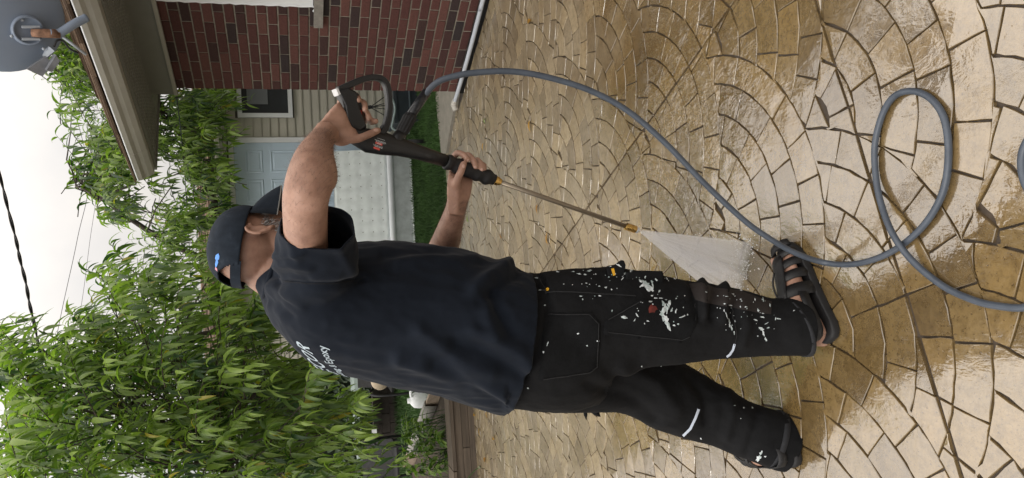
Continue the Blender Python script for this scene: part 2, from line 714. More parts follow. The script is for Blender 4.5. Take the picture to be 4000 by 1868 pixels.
def hbox(mb, s0, s1, n0, n1, z0, z1):
    mb.box(hp((s0 + s1) / 2, (n0 + n1) / 2, (z0 + z1) / 2), E1 * ((s1 - s0) / 2), HN * ((n1 - n0) / 2), UP * ((z1 - z0) / 2))


hbox(wm, 0.006, WS0, -0.30, -0.007, 0.0, Z_SOF)
hbox(wm, WS0, 2.1, -0.30, -0.007, 0.0, WZ0)
hbox(wm, WS0, 2.1, -0.30, -0.007, WZ1, Z_SOF)
hbox(wm, 2.1, 7.0, -0.30, -0.007, 0.0, Z_SOF)
wall = wm.build('wall', m_mortar, house)
# bricks
CP, BL = 0.0695, 0.2035
bmeshes = []
rb = random.Random(5)
for L in (BL, BL / 2):
    for k in range(4):
        b = MB()
        h2, l2, d2 = (CP - 0.0105) / 2, (L - 0.0105) / 2, 0.045
        q = 0.003
        jit = lambda: rb.uniform(-.0013, .0013)
        f = [Vector((sx * (l2 - q) + jit(), d2, sz * (h2 - q) + jit())) for sx, sz in ((-1, -1), (1, -1), (1, 1), (-1, 1))]
        g2 = [Vector((sx * l2 + jit(), d2 - q, sz * h2 + jit())) for sx, sz in ((-1, -1), (1, -1), (1, 1), (-1, 1))]
        k2 = [Vector((sx * l2, -d2, sz * h2)) for sx, sz in ((-1, -1), (1, -1), (1, 1), (-1, 1))]
        b.loft([k2, g2, f], True, True)
        me = b.mesh('brick')
        me.materials.append(m_brick)
        bmeshes.append(me)
RH = Matrix((( -E1.x, HN.x, 0, 0), (-E1.y, HN.y, 0, 0), (0, 0, 1, 0), (0, 0, 0, 1)))
nrow = int((Z_FRZ - 0.055) / CP)
extra = MB()
nb = 0
for r in range(nrow + 1):
    z = 0.055 + CP * (r + 0.5)
    off = 0.0 if r % 2 else -BL / 2
    c = 0
    while True:
        s0 = off + c * BL
        s1 = s0 + BL
        c += 1
        if s0 > 6.8:
            break
        half = False
        if s0 < -0.01:
            s0, half = 0.0, True
        inwin = WZ0 - 0.062 < z < WZ1
        if inwin and s0 < 2.1 and s1 > WS0 - 0.01:
            if z < WZ0 and s0 > WS0 - 0.18 or z > WZ0:
                if s0 < WS0 - 0.06 and z > WZ0:
                    s1 = WS0 - 0.008
                    half = (s1 - s0) < BL * 0.75
                else:
                    continue
        if z < WZ0 and z > WZ0 - 0.062 and s0 > 0.72 and s0 < 2.1:
            continue
        L = s1 - s0
        me = bmeshes[(4 if half or L < BL * 0.75 else 0) + rb.randrange(4)]
        nominal = BL / 2 if (half or L < BL * 0.75) else BL
        p = hp((s0 + s1) / 2, -0.045 + rb.uniform(-.0015, .0018), z)
        if s0 < 1.35:
            o = bpy.data.objects.new('brick', me)
            COL.objects.link(o)
            o.parent = wall
            mw = Matrix.Translation(p) @ RH @ Matrix.Rotation(rb.uniform(-.006, .006), 4, 'Y') @ Matrix.Diagonal((L / nominal, 1, 1, 1))
            o.matrix_basis = mw
            nb += 1
        else:
            hbox(extra, s0 + .005, s1 - .005, -0.05, -0.001, z - CP / 2 + .005, z + CP / 2 - .005)
o = extra.build('brickwork', m_brick, house)
o['kind'] = 'stuff'
# foundation strip, window, sill
MB_ = MB()
hbox(MB_, 0.0, 7.0, -0.08, 0.012, -0.012, 0.056)
MB_.build('foundation', m_black, house)
win = MB()
hbox(win, WS0, 2.1, -0.06, 0.010, WZ1 - 0.06, WZ1)
hbox(win, WS0, 2.1, -0.06, 0.010, WZ0, WZ0 + 0.06)
hbox(win, WS0, WS0 + 0.062, -0.06, 0.0095, WZ0 + 0.06, WZ1 - 0.06)
hbox(win, 2.038, 2.1, -0.06, 0.0095, WZ0 + 0.06, WZ1 - 0.06)
wo = win.build('window', m_white, house)
wp = MB()
hbox(wp, WS0 + 0.062, 2.038, -0.05, -0.035, WZ0 + 0.06, WZ1 - 0.06)
wp.build('pane', m_glass, wo)
ck = MB()                                     # ragged bead of white caulk round the frame
ckp = []
for k in range(30):
    ckp.append(hp(WS0 - 0.004 + 0.004 * sin(k * 2.1) * (1 if k % 3 else 2), 0.006, WZ1 - (WZ1 - WZ0 + 0.02) * k / 29))
ckp += [hp(WS0 - 0.05, 0.006, WZ0 - 0.004)]
ck.tube(ckp, [0.007 + 0.003 * abs(sin(k * 1.7)) for k in range(31)], 6)
ck.build('caulk', m_white, wo)
sl = MB()
hbox(sl, 0.735, 2.2, -0.08, 0.035, WZ0 - 0.066, WZ0 - 0.004)
sl.build('window_sill', m_stonesill, house)
# eave
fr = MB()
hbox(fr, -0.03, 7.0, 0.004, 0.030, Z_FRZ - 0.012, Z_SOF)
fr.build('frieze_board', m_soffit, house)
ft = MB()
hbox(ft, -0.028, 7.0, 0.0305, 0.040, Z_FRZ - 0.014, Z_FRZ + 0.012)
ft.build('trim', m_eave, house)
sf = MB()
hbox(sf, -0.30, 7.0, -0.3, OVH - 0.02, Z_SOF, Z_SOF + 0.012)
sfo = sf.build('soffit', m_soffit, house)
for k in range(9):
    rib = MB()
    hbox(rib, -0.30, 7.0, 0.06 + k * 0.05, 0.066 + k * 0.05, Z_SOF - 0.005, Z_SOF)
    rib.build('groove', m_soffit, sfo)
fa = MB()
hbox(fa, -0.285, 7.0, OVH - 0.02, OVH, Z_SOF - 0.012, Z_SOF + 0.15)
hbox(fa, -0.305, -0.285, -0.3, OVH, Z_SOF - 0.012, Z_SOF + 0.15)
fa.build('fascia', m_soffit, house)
gu = MB()
prof = [(0.0, 0.0), (0.055, 0.0), (0.075, 0.03), (0.085, 0.055), (0.105, 0.075), (0.112, 0.10), (0.108, 0.105), (0.098, 0.10), (0.095, 0.08), (0.0, 0.012)]
gu.loft([[hp(s, OVH + p[0], Z_SOF + 0.0 + p[1]) for p in prof] for s in (-0.275, 7.0)], True, True)
guo = gu.build('gutter', m_eave, house)
lp = MB()
lp.tube([hp(-0.277, OVH + 0.109, Z_SOF + 0.106), hp(7.0, OVH + 0.109, Z_SOF + 0.106)], 0.006, 8)
lp.build('gutter_lip', m_white, guo)
jm = MB()
jm.loft([[hp(s, OVH + p[0] * 1.03, Z_SOF - 0.002 + p[1] * 1.03) for p in prof] for s in (0.0, 0.05)], True, True)
jm.build('gutter_joint', m_eave, guo)
# roof with shingle courses
m_shingle = M('shingle', rough=0.95, spec=0.2)
m_shingle.color(m_shingle.mixc(0.8, m_shingle.ramp(m_shingle.rand(), [(0, (0.055, 0.035, 0.024, 1)), (0.5, (0.11, 0.075, 0.05, 1)), (1, (0.19, 0.135, 0.095, 1))]),
                               m_shingle.ramp(m_shingle.noise(160, 4, .7), [(.35, (.45, .45, .45, 1)), (.65, (1.3, 1.25, 1.2, 1))]), 'MULTIPLY'))
m_shingle.bump(m_shingle.noise(200, 3), 0.8, 0.004)
m_shingle = m_shingle.m
SL = radians(21.0)
RD = -HN * cos(SL) + UP * sin(SL)
RNn = HN * sin(SL) + UP * cos(SL)
RE = hp(0, OVH + 0.075, Z_SOF + 0.128)


def rp(s, d, h):
    return RE + E1 * s + RD * d + RNn * h


rf = MB()
rf.prism([rp(-0.32, 0, -0.02), rp(7, 0, -0.02), rp(7, 5.0, -0.02), rp(-0.32, 5.0, -0.02)][::-1], RNn * 0.02)
roof = rf.build('roof', m_shingle, house)
de = MB()
de.prism([rp(-0.325, -0.012, -0.045), rp(7, -0.012, -0.045), rp(7, 0.01, -0.045), rp(-0.325, 0.01, -0.045)][::-1], RNn * 0.04)
de.build('drip_edge', m_black, house)
sm_ = []
for k in range(5):
    b = MB()
    Lk = 0.30
    t = rb.uniform(.011, .017)
    b.prism([Vector((-Lk / 2 + .003, 0, 0)), Vector((Lk / 2 - .003, rb.uniform(-.006, .006), 0)), Vector((Lk / 2 - .003, 0.2, -0.006)), Vector((-Lk / 2 + .003, 0.2, -0.006))], (0, 0, t))
    me = b.mesh('shingle')
    me.materials.append(m_shingle)
    sm_.append(me)
RM = Matrix(((E1.x, RD.x, RNn.x, 0), (E1.y, RD.y, RNn.y, 0), (E1.z, RD.z, RNn.z, 0), (0, 0, 0, 1)))
if RM.to_3x3().determinant() < 0:
    RM = Matrix(((-E1.x, RD.x, RNn.x, 0), (-E1.y, RD.y, RNn.y, 0), (-E1.z, RD.z, RNn.z, 0), (0, 0, 0, 1)))
for c in range(12):
    for k in range(12):
        s = -0.32 + 0.15 + k * 0.30 + (0.15 if c % 2 else 0)
        if s > 3.2:
            continue
        o = bpy.data.objects.new('shingle', rb.choice(sm_))
        COL.objects.link(o)
        o.parent = roof
        o.matrix_basis = Matrix.Translation(rp(s, -0.025 + c * 0.14 + rb.uniform(-.006, .006), 0.004 + rb.uniform(0, .004))) @ RM

# ---- pale pipe lying at the foot of the wall
m_pipe = simple('pale_grey_pvc', (0.42, 0.45, 0.50, 1), 0.4, 0.06, 6)
pipe = empty('drain_pipe', hp(0.5, 0.04, 0), 'pale grey plastic drain pipe lying along the foot of the brick wall', 'pipe')
pb = MB()
pb.tube(spline([hp(6.0, 0.06, 0.05), hp(1.5, 0.055, 0.055), hp(1.0, 0.05, 0.052), hp(0.6, 0.05, 0.05), hp(0.2, 0.045, 0.052), hp(-0.12, 0.03, 0.055)], 6), 0.0165, 14)
pb.build('tube', m_pipe, pipe, True)
pe = MB()
e0 = hp(-0.12, 0.03, 0.055)
pe.tube([e0 + E1 * 0.03, e0 - E1 * 0.02], 0.024, 14)
pe.tube([e0 - E1 * 0.005, e0 - E1 * 0.02 - UP * 0.012 + HN * 0.05], [0.024, 0.024], 14)
pe.tube([e0 + E1 * 0.05, e0 + E1 * 0.03], 0.021, 14)
pe.build('elbow', simple('pvc_elbow', (0.46, 0.44, 0.40, 1), 0.55, 0.1, 20), pipe, True)

# ================================================================== SHED
SY = 9.3
shed = empty('garden_shed', (0.9, SY, 0), 'beige vinyl sided garden shed with a brown shingle roof behind the lawn', 'shed')
m_siding = simple('beige_vinyl_siding', (0.43, 0.41, 0.35, 1), 0.55, 0.06, 4)
m_trimb = simple('shed_trim', (0.40, 0.385, 0.335, 1), 0.5, 0.06, 4)
SX0, SX1 = -1.35, 4.6
DX0, DX1, DZ1 = 0.43, 1.345, 2.08            # door frame outside
VX0, VX1, VZ0, VZ1 = 1.585, 2.35, 1.335, 1.96  # window frame outside
b = MB()
b.bb((SX0 + .01, SY + 0.03, -0.04), (SX1 - .01, SY + 3.2, 2.12))
shell = b.build('wall', simple('sheathing', (0.10, 0.09, 0.075, 1), 0.9, 0.1, 5), shed)
BP = 0.0965
sb_me = {}


def siding(x0, x1, z):
    L = round(x1 - x0, 3)
    if L < 0.03:
        return
    if L not in sb_me:
        q = MB()
        pr = [(0.0, 0.0), (-0.017, 0.0), (-0.017, 0.016), (-0.005, BP - 0.004), (-0.004, BP + 0.004), (0.0, BP + 0.004)]
        q.loft([[Vector((x, p[0], p[1])) for p in pr] for x in (0, L)], True, True)
        me = q.mesh('siding_board')
        me.materials.append(m_siding)
        sb_me[L] = me
    o = bpy.data.objects.new('siding_board', sb_me[L])
    COL.objects.link(o)
    o.parent = shell
    o.matrix_basis = Matrix.Translation((x0, SY + 0.025, z))


for k in range(21):
    z = 0.06 + k * BP
    siding(SX0, DX0 - 0.005, z)
    if z + BP > VZ0 and z < VZ1:
        siding(DX1 + 0.005, VX0 - 0.004, z)
        siding(VX1 + 0.004, SX1, z)
    else:
        siding(DX1 + 0.005, SX1, z)
dr = MB()
for a, c in (((DX0, SY - .015, 0.0), (DX0 + .06, SY + .03, DZ1)), ((DX1 - .06, SY - .015, 0.0), (DX1, SY + .03, DZ1)), ((DX0 + .06, SY - .0155, DZ1 - .055), (DX1 - .06, SY + .03, DZ1))):
    dr.bb(a, c)
door_fr = dr.build('door_frame', m_white, shed)
m_door = simple('pale_blue_door_paint', (0.50, 0.61, 0.72, 1), 0.35, 0.04, 3)
dm = MB()
dm.bb((DX0 + .062, SY + 0.005, 0.02), (DX1 - .062, SY + 0.03, DZ1 - .058))
door = dm.build('door', m_door, shed)
dw = DX1 - DX0 - .124
for cxn in (0.28, 0.72):
    for (z0, z1) in ((1.70, 1.90), (1.02, 1.62), (0.22, 0.84)):
        pw = 0.135
        xc = DX0 + .062 + dw * cxn
        p = MB()
        r0 = [Vector((xc + sx * pw, SY + 0.0048, z)) for sx, z in ((-1, z0), (1, z0), (1, z1), (-1, z1))]
        r1 = [Vector((xc + sx * (pw - .012), SY - 0.004, z)) for sx, z in ((-1, z0 + .012), (1, z0 + .012), (1, z1 - .012), (-1, z1 - .012))]
        r2 = [Vector((xc + sx * (pw - .03), SY + 0.004, z)) for sx, z in ((-1, z0 + .03), (1, z0 + .03), (1, z1 - .03), (-1, z1 - .03))]
        r3 = [Vector((xc + sx * (pw - .05), SY - 0.002, z)) for sx, z in ((-1, z0 + .05), (1, z0 + .05), (1, z1 - .05), (-1, z1 - .05))]
        p.loft([r0, r1, r2, r3], False, True)
        p.build('door_panel', m_door, door)
hd = MB()
hd.ellipsoid((DX0 + .12, SY - .04, 1.0), (.028, 0, 0), (0, .028, 0), (0, 0, .028))
hd.tube([(DX0 + .12, SY + .006, 1.0), (DX0 + .12, SY - .03, 1.0)], .014, 10)
hd.build('handle', simple('brass', (0.5, 0.38, 0.16, 1), 0.3, 0.1, 9, metal=1.0), door, True)
wf = MB()
t = .05
for a, c in (((VX0, SY - .02, VZ0), (VX1, SY + .03, VZ0 + t)), ((VX0, SY - .02, VZ1 - t), (VX1, SY + .03, VZ1)), ((VX0, SY - .019, VZ0 + t), (VX0 + t, SY + .03, VZ1 - t)), ((VX1 - t, SY - .019, VZ0 + t), (VX1, SY + .03, VZ1 - t))):
    wf.bb(a, c)
wo = wf.build('window', m_white, shed)
q = MB()
q.bb((VX0 + t, SY + .012, VZ0 + t), (VX1 - t, SY + .02, VZ1 - t))
q.build('pane', m_glass, wo)
q = MB()
q.bb((VX0 + .16, SY + .004, VZ0 + .28), (VX0 + .42, SY + .010, VZ1 - .11))
q.build('blind', simple('grey_blind', (0.16, 0.17, 0.18, 1), .7, .1, 6), wo)
# shed eave: fascia, gutter, roof
q = MB()
q.bb((SX0 - .15, SY - .22, 2.105), (SX1, SY - .20, 2.235))
q.build('fascia', m_trimb, shed)
q = MB()
q.bb((SX0 - .15, SY - .20, 2.10), (SX1, SY + .03, 2.112))
q.build('soffit', m_trimb, shed)
q = MB()
pr = [(0, 0), (-.05, 0), (-.075, .03), (-.09, .075), (-.08, .08), (-.075, .07), (0, .07)]
q.loft([[Vector((x, SY - .221 + p[0], 2.125 + p[1])) for p in pr] for x in (SX0 - .15, SX1)], True, True)
q.build('gutter', m_trimb, shed)
RS0 = Vector((0, SY - .26, 2.245))
rsl = radians(11)
RSD, RSN = Vector((0, cos(rsl), sin(rsl))), Vector((0, -sin(rsl), cos(rsl)))
q = MB()
q.prism([RS0 + Vector((x, 0, 0)) + RSD * d for x, d in ((SX0 - .2, 0), (SX1, 0), (SX1, 1.7), (SX0 - .2, 1.7))], RSN * .02)
q.prism([RS0 + Vector((x, 0, 0)) + RSD * 1.7 + Vector((0, d, z)) for x, d, z in ((SX0 - .2, 0, 0), (SX1, 0, 0), (SX1, 1.9, -.3), (SX0 - .2, 1.9, -.3))], (0, 0, .02))
sroof = q.build('roof', m_shingle, shed)
sq = []
for k in range(3):
    b = MB()
    b.prism([Vector((0.002, 0, 0)), Vector((.298, rb.uniform(-.008, .008), 0)), Vector((.298, .2, -.004)), Vector((.002, .2, -.004))], (0, 0, rb.uniform(.012, .02)))
    me = b.mesh('shingle')
    me.materials.append(m_shingle)
    sq.append(me)
RMs = Matrix(((1, 0, 0, 0), (0, RSD.y, RSN.y, 0), (0, RSD.z, RSN.z, 0), (0, 0, 0, 1)))
for c in range(11):
    for k in range(13):
        x = SX0 - .2 + k * .30 + (.15 if c % 2 else 0)
        o = bpy.data.objects.new('shingle', rb.choice(sq))
        COL.objects.link(o)
        o.parent = sroof
        o.matrix_basis = Matrix.Translation(RS0 + Vector((x, 0, 0)) + RSD * (-.03 + c * .15 + rb.uniform(-.012, .012)) + RSN * (.024 + rb.uniform(0, .004))) @ RMs

# ================================================================== MATTRESS
mt = empty('mattress', (0.3, 8.85, 0), 'pale tufted mattress leaning on the shed below the door', 'mattress')
m_quilt = simple('off_white_quilting', (0.70, 0.75, 0.75, 1), 0.8, 0.08, 8, 0.3, 90)
m_tick = simple('grey_ticking', (0.52, 0.56, 0.57, 1), 0.8, 0.15, 14, 0.3, 120)
MX0, MX1 = -0.75, 1.13
f0, f1 = Vector((0, 8.78, 0.30)), Vector((0, 8.99, 0.915))
fu = (f1 - f0)
fnm = Vector((0, -fu.z, fu.y)).normalized()
nx, nz = 90, 30
vs, fs = [], []
tuft = [(MX0 + .10 + i * .135 + (.0 if j % 2 else .0), .12 + j * .19) for i in range(14) for j in range(5)]
for j in range(nz + 1):
    for i in range(nx + 1):
        x = MX0 + (MX1 - MX0) * i / nx
        tt = j / nz
        h = 0.016
        for (tx_, tz_) in tuft:
            d2 = ((x - tx_) / .05) ** 2 + ((tt - tz_) / .085) ** 2
            if d2 < 8:
                h -= 0.014 * math.exp(-d2)
        ed = min(tt, 1 - tt) * .62
        h -= 0.03 * max(0, 1 - ed / .03) ** 2
        vs.append(Vector((x, 0, 0)) + f0 + fu * tt + fnm * h)
        if i < nx and j < nz:
            a = j * (nx + 1) + i
            fs.append((a, a + 1, a + nx + 2, a + nx + 1))
q = MB().add(vs, fs)
q.build('face', m_quilt, mt, True)
q = MB()
q.prism([Vector((MX0, f0.y, f0.z)), Vector((MX1, f0.y, f0.z)), Vector((MX1, f1.y, f1.z)), Vector((MX0, f1.y, f1.z))], -fnm * .2)
q.build('core', m_tick, mt)
q = MB()
q.tube([(MX0, 8.755, .272), (MX1 + .02, 8.755, .272)], .036, 12)
q.build('piping', simple('white_tape', (0.78, 0.81, 0.85, 1), .6, .05, 8), mt, True)
q = MB()
q.bb((MX0, 8.76, .015), (MX1 + .02, 8.95, .262))
q.build('border', m_tick, mt)
q = MB()
q.tube([(MX0, 8.757, .022), (MX1 + .02, 8.757, .022)], .012, 8)
q.build('lower_piping', m_quilt, mt, True)
m_thread = simple('button_thread', (.30, .29, .28, 1), .8, .1, 9)
bt = MB().ellipsoid((0, 0, 0), (.006, 0, 0), (0, .006, 0), (0, 0, .006), 8, 6).mesh('tuft_button')
bt.materials.append(m_thread)
mface = [c for c in mt.children if c.name.startswith('face')][0]
for (tx_, tz_) in tuft:
    o = bpy.data.objects.new('tuft_button', bt)
    COL.objects.link(o)
    o.parent = mface
    o.matrix_basis = Matrix.Translation(Vector((tx_, 0, 0)) + f0 + fu * tz_ + fnm * .004)

# ================================================================== SATELLITE DISH
dc = at(4, 62, 4.1)
m_dish = simple('grey_blue_dish_paint', (0.20, 0.245, 0.32, 1), 0.45, 0.05, 3)
m_galv = simple('galvanised_steel', (0.36, 0.40, 0.45, 1), 0.4, 0.12, 20)
m_rust = simple('rusted_steel', (0.20, 0.11, 0.07, 1), 0.8, 0.5, 40)
dish = empty('satellite_dish', dc - Vector((0, 0, .5)), 'grey satellite dish seen from behind on the house roof', 'satellite dish')
dback = (CAM - dc).normalized()               # back of the reflector looks at us, tipped down
dback = (dback + Vector((-.10, 0, -.20))).normalized()
da = UP.cross(dback).normalized()
du = dback.cross(da)
DR = 0.268
q = MB()
rings = []
for k in range(9):
    r = k / 8
    rr = DR * r if k else .001
    rings.append([dc + (da * cos(t_) * .98 + du * sin(t_)) * rr + dback * (.055 * (1 - r * r)) for t_ in [2 * pi * i / 48 for i in range(48)]])
for k in range(8, -1, -1):
    r = k / 8
    rr = DR * r if k else .001
    if k == 8:
        rr = DR * 1.015
        rings.append([dc + (da * cos(t_) * .98 + du * sin(t_)) * rr - dback * .004 for t_ in [2 * pi * i / 48 for i in range(48)]])
    rings.append([dc + (da * cos(t_) * .98 + du * sin(t_)) * (rr if k < 8 else DR * .99) + dback * (.055 * (1 - r * r) - .012) for t_ in [2 * pi * i / 48 for i in range(48)]])
q.loft(rings, True, True)
q.build('reflector', m_dish, dish, True)


def dp(x, y, h):
    """a point of the dish's back plane by its photo place, h towards us"""
    return onplane(x, y, dc + dback * .05, dback) + dback * h


q = MB()
hubc = dp(108, 118, .0)
hr_ = (dp(108, 60, 0) - hubc).length
q.loft([[hubc + (da * cos(t_) + du * sin(t_)) * hr_ * a_ + dback * h_ for t_ in [2 * pi * i / 32 for i in range(32)]] for a_, h_ in ((1.05, -.01), (.98, .022), (.86, .026), (.82, .012), (.3, .010))], False, True)
hub = q.build('mount_plate', m_dish, dish, True)
for bx, by in ((84, 78), (43, 140), (168, 190)):
    q = MB()
    q.ellipsoid(dp(bx, by, .012), da * .008, du * .008, dback * .008, 8, 6)
    q.build('bolt', m_galv, hub)
for by in (103, 150):
    q = MB()
    q.tube([dp(80, by, .03), dp(150, by, .03)], .007, 8)
    q.build('bracket_arm', m_galv, hub)
q = MB()
q.tube([dp(118, 126, .03), dp(150, 126, .045), dp(196, 127, .05), dp(222, 128, .05)], [.019, .021, .022, .022], 14)
q.build('clamp', m_rust, dish, True)
q = MB()
mast_end = at(300, 78, 4.05)
q.tube(spline([dp(185, 126, .05), dp(216, 126, .05), dp(238, 116, .05), dp(275, 92, .05), dp(330, 66, .04)], 5), .021, 14)
q.build('mast', m_dish, dish, True)
q = MB()
q.tube([dp(232, 138, .05), dp(330, 210, .03)], .007, 8)
q.build('strut', m_galv, dish, True)
q = MB()
q.tube(spline([dp(205, 180, .03), dp(214, 156, .04), dp(238, 156, .04), dp(262, 185, .04), dp(300, 205, .02)], 6), .005, 8)
q.build('cable', m_black, dish, True)
q = MB()                                      # feed arm and receiver head
q.prism([dp(186, 180, .01), dp(205, 196, .01), dp(180, 246, -.10), dp(168, 236, -.10)], dback * .03)
arm = q.build('feed_arm', m_galv, dish)
q = MB()
q.prism([dp(100, 268, .0), dp(175, 218, .0), dp(200, 250, .0), dp(160, 296, .0)], dback * .03)
q.prism([dp(168, 268, .02), dp(205, 208, .02), dp(219, 232, .02), dp(190, 275, .02)], dback * .05)
q.build('receiver', simple('receiver_plastic', (.18, .19, .21, 1), .5, .3, 20), dish)

# ================================================================== CABLES
q = MB()
cp = [at(x, y, Yc) for x, y, Yc in ((-160, 200, 6.2), (-70, 470, 6.3), (0, 691, 6.4), (31, 815, 6.45), (62, 934, 6.5), (78, 1012, 6.55), (101, 1105, 6.6), (116, 1190, 6.65), (136, 1275, 6.7), (163, 1415, 6.8), (205, 1600, 7.0), (250, 1800, 7.2), (310, 2100, 7.6))]
cs = spline(cp, 14)
for ph in (0, pi):
    q.tube([p + Vector((0, cos(i * .3 + ph), sin(i * .3 + ph))) * .0065 for i, p in enumerate(cs)], .0068, 7)
tag(q.build('power_cable', m_black, None, True), 'thick twisted black cable crossing the sky above the trees', 'cable')
m_wire = simple('grey_wire', (.22, .22, .23, 1), .6, .1, 5)
for k, (pts, r, lab) in enumerate(((((250, 300), (345, 667), (302, 934), (232, 1260), (150, 1700)), .010, 'thin grey wire slanting across the sky left of the leaf tips'),
                                   (((380, 700), (372, 800), (352, 934), (318, 1190), (260, 1500)), .007, 'faint thin wire just inside the thin slanting sky wire'),
                                   (((640, 700), (622, 780), (600, 934), (570, 1120), (520, 1400)), .008, 'faint thin wire seen through the leaves above the cap'))):
    q = MB()
    q.tube(spline([at(x, y, 26) for x, y in pts], 8), r, 6)
    tag(q.build('wire', m_wire, None, True), lab, 'wire', 'thin wires in the sky')
q = MB()
q.tube(spline([hp(-0.03, 0.05, 2.20), at(715, 600, 7.0), at(733, 854, 8.2), at(745, 1100, 9.0), at(750, 1400, 10)], 8), .0045, 6)
tag(q.build('wire', simple('green_black_wire', (.02, .03, .03, 1), .6, .1, 5), None, True), 'dark thin cable running from the house corner past the shed roof', 'wire', 'thin wires in the sky')

# ================================================================== THINGS BY THE SHED CORNER
q = empty('storage_bin', (2.0, 8.2, 0), 'dark grey plastic storage bin on the lawn by the house corner', 'bin')
mbin = simple('dark_teal_plastic', (.035, .045, .055, 1), .5, .15, 9)
b0 = at(1620, 470, 8.3)
b = MB()
xl, xr = at(1560, 492, 8.3).x, at(1560, 300, 8.3).x
zt = at(1536, 420, 8.3).z
b.loft([[(xl + .03, 8.05, 0), (xr - .03, 8.05, 0), (xr - .03, 8.55, 0), (xl + .03, 8.55, 0)], [(xl, 8.02, zt), (xr, 8.02, zt), (xr, 8.58, zt), (xl, 8.58, zt)]], True, True)
b.build('body', mbin, q)
b = MB()
b.bb((xl - .02, 8.0, zt), (xr + .02, 8.6, zt + .035))
b.build('lid', mbin, q)
b = MB()
b.bb((xl + .1, 8.005, zt * .45), (xr - .1, 8.03, zt * .50))
b.build('rib', simple('bin_rib', (.10, .13, .15, 1), .5, .1, 9), q)
q = MB()
q.tube(spline([at(1522, 368, 7.9), at(1538, 400, 7.9), at(1543, 430, 7.9), at(1536, 470, 7.9), at(1532, 500, 7.9), at(1560, 515, 7.9), at(1600, 520, 7.9)], 8), .011, 8)
tag(q.build('garden_hose', simple('pale_green_hose', (.30, .38, .38, 1), .5, .1, 9), None, True), 'pale green garden hose hanging over the dark storage bin', 'hose')
wr = empty('wire_plant_stand', at(1605, 420, 8.7), 'small stand of thin black wire spokes against the shed siding', 'plant stand')
hubp = at(1438, 420, 8.7)
b = MB()
b.tube([hubp, hubp + (at(1450, 418, 8.7) - hubp)], .022, 8)
b.build('hub', m_black, wr)
for (x, y) in ((1500, 380), (1500, 405), (1500, 426), (1500, 450), (1610, 400), (1610, 440)):
    b = MB()
    b.tube([at(1446, 419, 8.7), at(x, y, 8.65)], .005, 6)
    b.build('spoke', m_black, wr)
po = empty('black_post', at(1668, 553, 7.9), 'short black post standing on the grass behind the spray gun', 'post')
b = MB()
p0, p1 = gp(1672, 553), at(1595, 552, gp(1672, 553).y)
b.tube([p0, p1], [.022, .02], 10)
b.build('shaft', m_black, po, True)
b = MB()
b.tube([p0, p0 + UP * .02], [.06, .045], 12)
b.build('foot', m_black, po, True)

# ================================================================== LEFT GARDEN
m_timber = M('weathered_timber', rough=.9, spec=.2)
m_timber.color(m_timber.mixc(.8, m_timber.ramp(m_timber.rand(), [(0, (.075, .062, .05, 1)), (1, (.14, .115, .092, 1))]), m_timber.ramp(m_timber.noise(14, 6, .7, (0.15, 1, 3)), [(.3, (.5, .5, .5, 1)), (.65, (1.3, 1.25, 1.2, 1))]), 'MULTIPLY'))
m_timber.bump(m_timber.noise(30, 5, .7, (.1, 1, 3)), .6, .006)
m_timber = m_timber.m
m_plank = M('pale_plank', rough=.85, spec=.2)
m_plank.color(m_plank.mixc(.7, (.33, .26, .205, 1), m_plank.ramp(m_plank.noise(12, 6, .7, (.2, 1, 4)), [(.3, (.65, .62, .6, 1)), (.65, (1.15, 1.15, 1.12, 1))]), 'MULTIPLY'))
m_plank = m_plank.m
pl = empty('raised_planter', (-2.2, 6.5, 0), 'weathered timber raised bed with pale plank back edge beside the patio', 'planter')
PX1 = -1.02
Yf = lambda x: 6.20 + (x + 1.42) * .10
cuts_x = [-5.2, -3.9, -2.75, -1.75, PX1]
for r in range(3):
    z0, z1 = -.012 + r * .062, -.012 + r * .062 + .059
    cx_list = cuts_x if r % 2 else [-5.2, -3.3, -2.15, PX1]
    for a, c in zip(cx_list[:-1], cx_list[1:]):
        b = MB()
        dy = rb.uniform(-.006, .006)
        b.prism([Vector((a + .003, Yf(a) + dy, z0)), Vector((c - .003, Yf(c) + dy, z0)), Vector((c - .003, Yf(c) + .1 + dy, z0)), Vector((a + .003, Yf(a) + .1 + dy, z0))], (0, 0, z1 - z0))
        b.build('timber', m_timber, pl)
for a, c in ((-5.2, -3.0), (-3.0, -1.93), (-1.93, PX1 + .02)):
    b = MB()
    b.prism([Vector((a + .004, Yf(a) - .012, .177)), Vector((c - .004, Yf(c) - .012, .177)), Vector((c - .004, Yf(c) + .21, .177)), Vector((a + .004, Yf(a) + .21, .177))], (0, 0, .03))
    b.build('cap_board', m_timber, pl)
# back edge boards running away to the left
bk0, bk1 = Vector((-1.05, 6.42, 0)), Vector((-2.75, 9.3, 0))
bd = (bk1 - bk0).normalized()
bn = Vector((-bd.y, bd.x, 0))
for r, (z0, z1) in enumerate(((-.02, .10), (.103, .225))):
    for k in range(3):
        b = MB()
        L = (bk1 - bk0).length / 3
        s0, s1 = bk0 + bd * (L * k + .003), bk0 + bd * (L * (k + 1) - .003)
        b.prism([s0 + UP * z0, s1 + UP * z0, s1 + bn * .03 + UP * z0, s0 + bn * .03 + UP * z0], (0, 0, z1 - z0))
        b.build('plank', m_plank, pl)
b = MB()
b.prism([Vector((-5.2, Yf(-5.2) + .1, -.02)), Vector((PX1, Yf(PX1) + .1, -.02)), bk0 + Vector((-.02, 0, -.02)), bk1 + Vector((-.1, 0, -.02)), Vector((-5.2, 9.3, -.02))], (0, 0, .13))
b.build('soil', m_soil, pl)
b = MB()                                      # pale weed cloth lapped over the back boards
wc = []
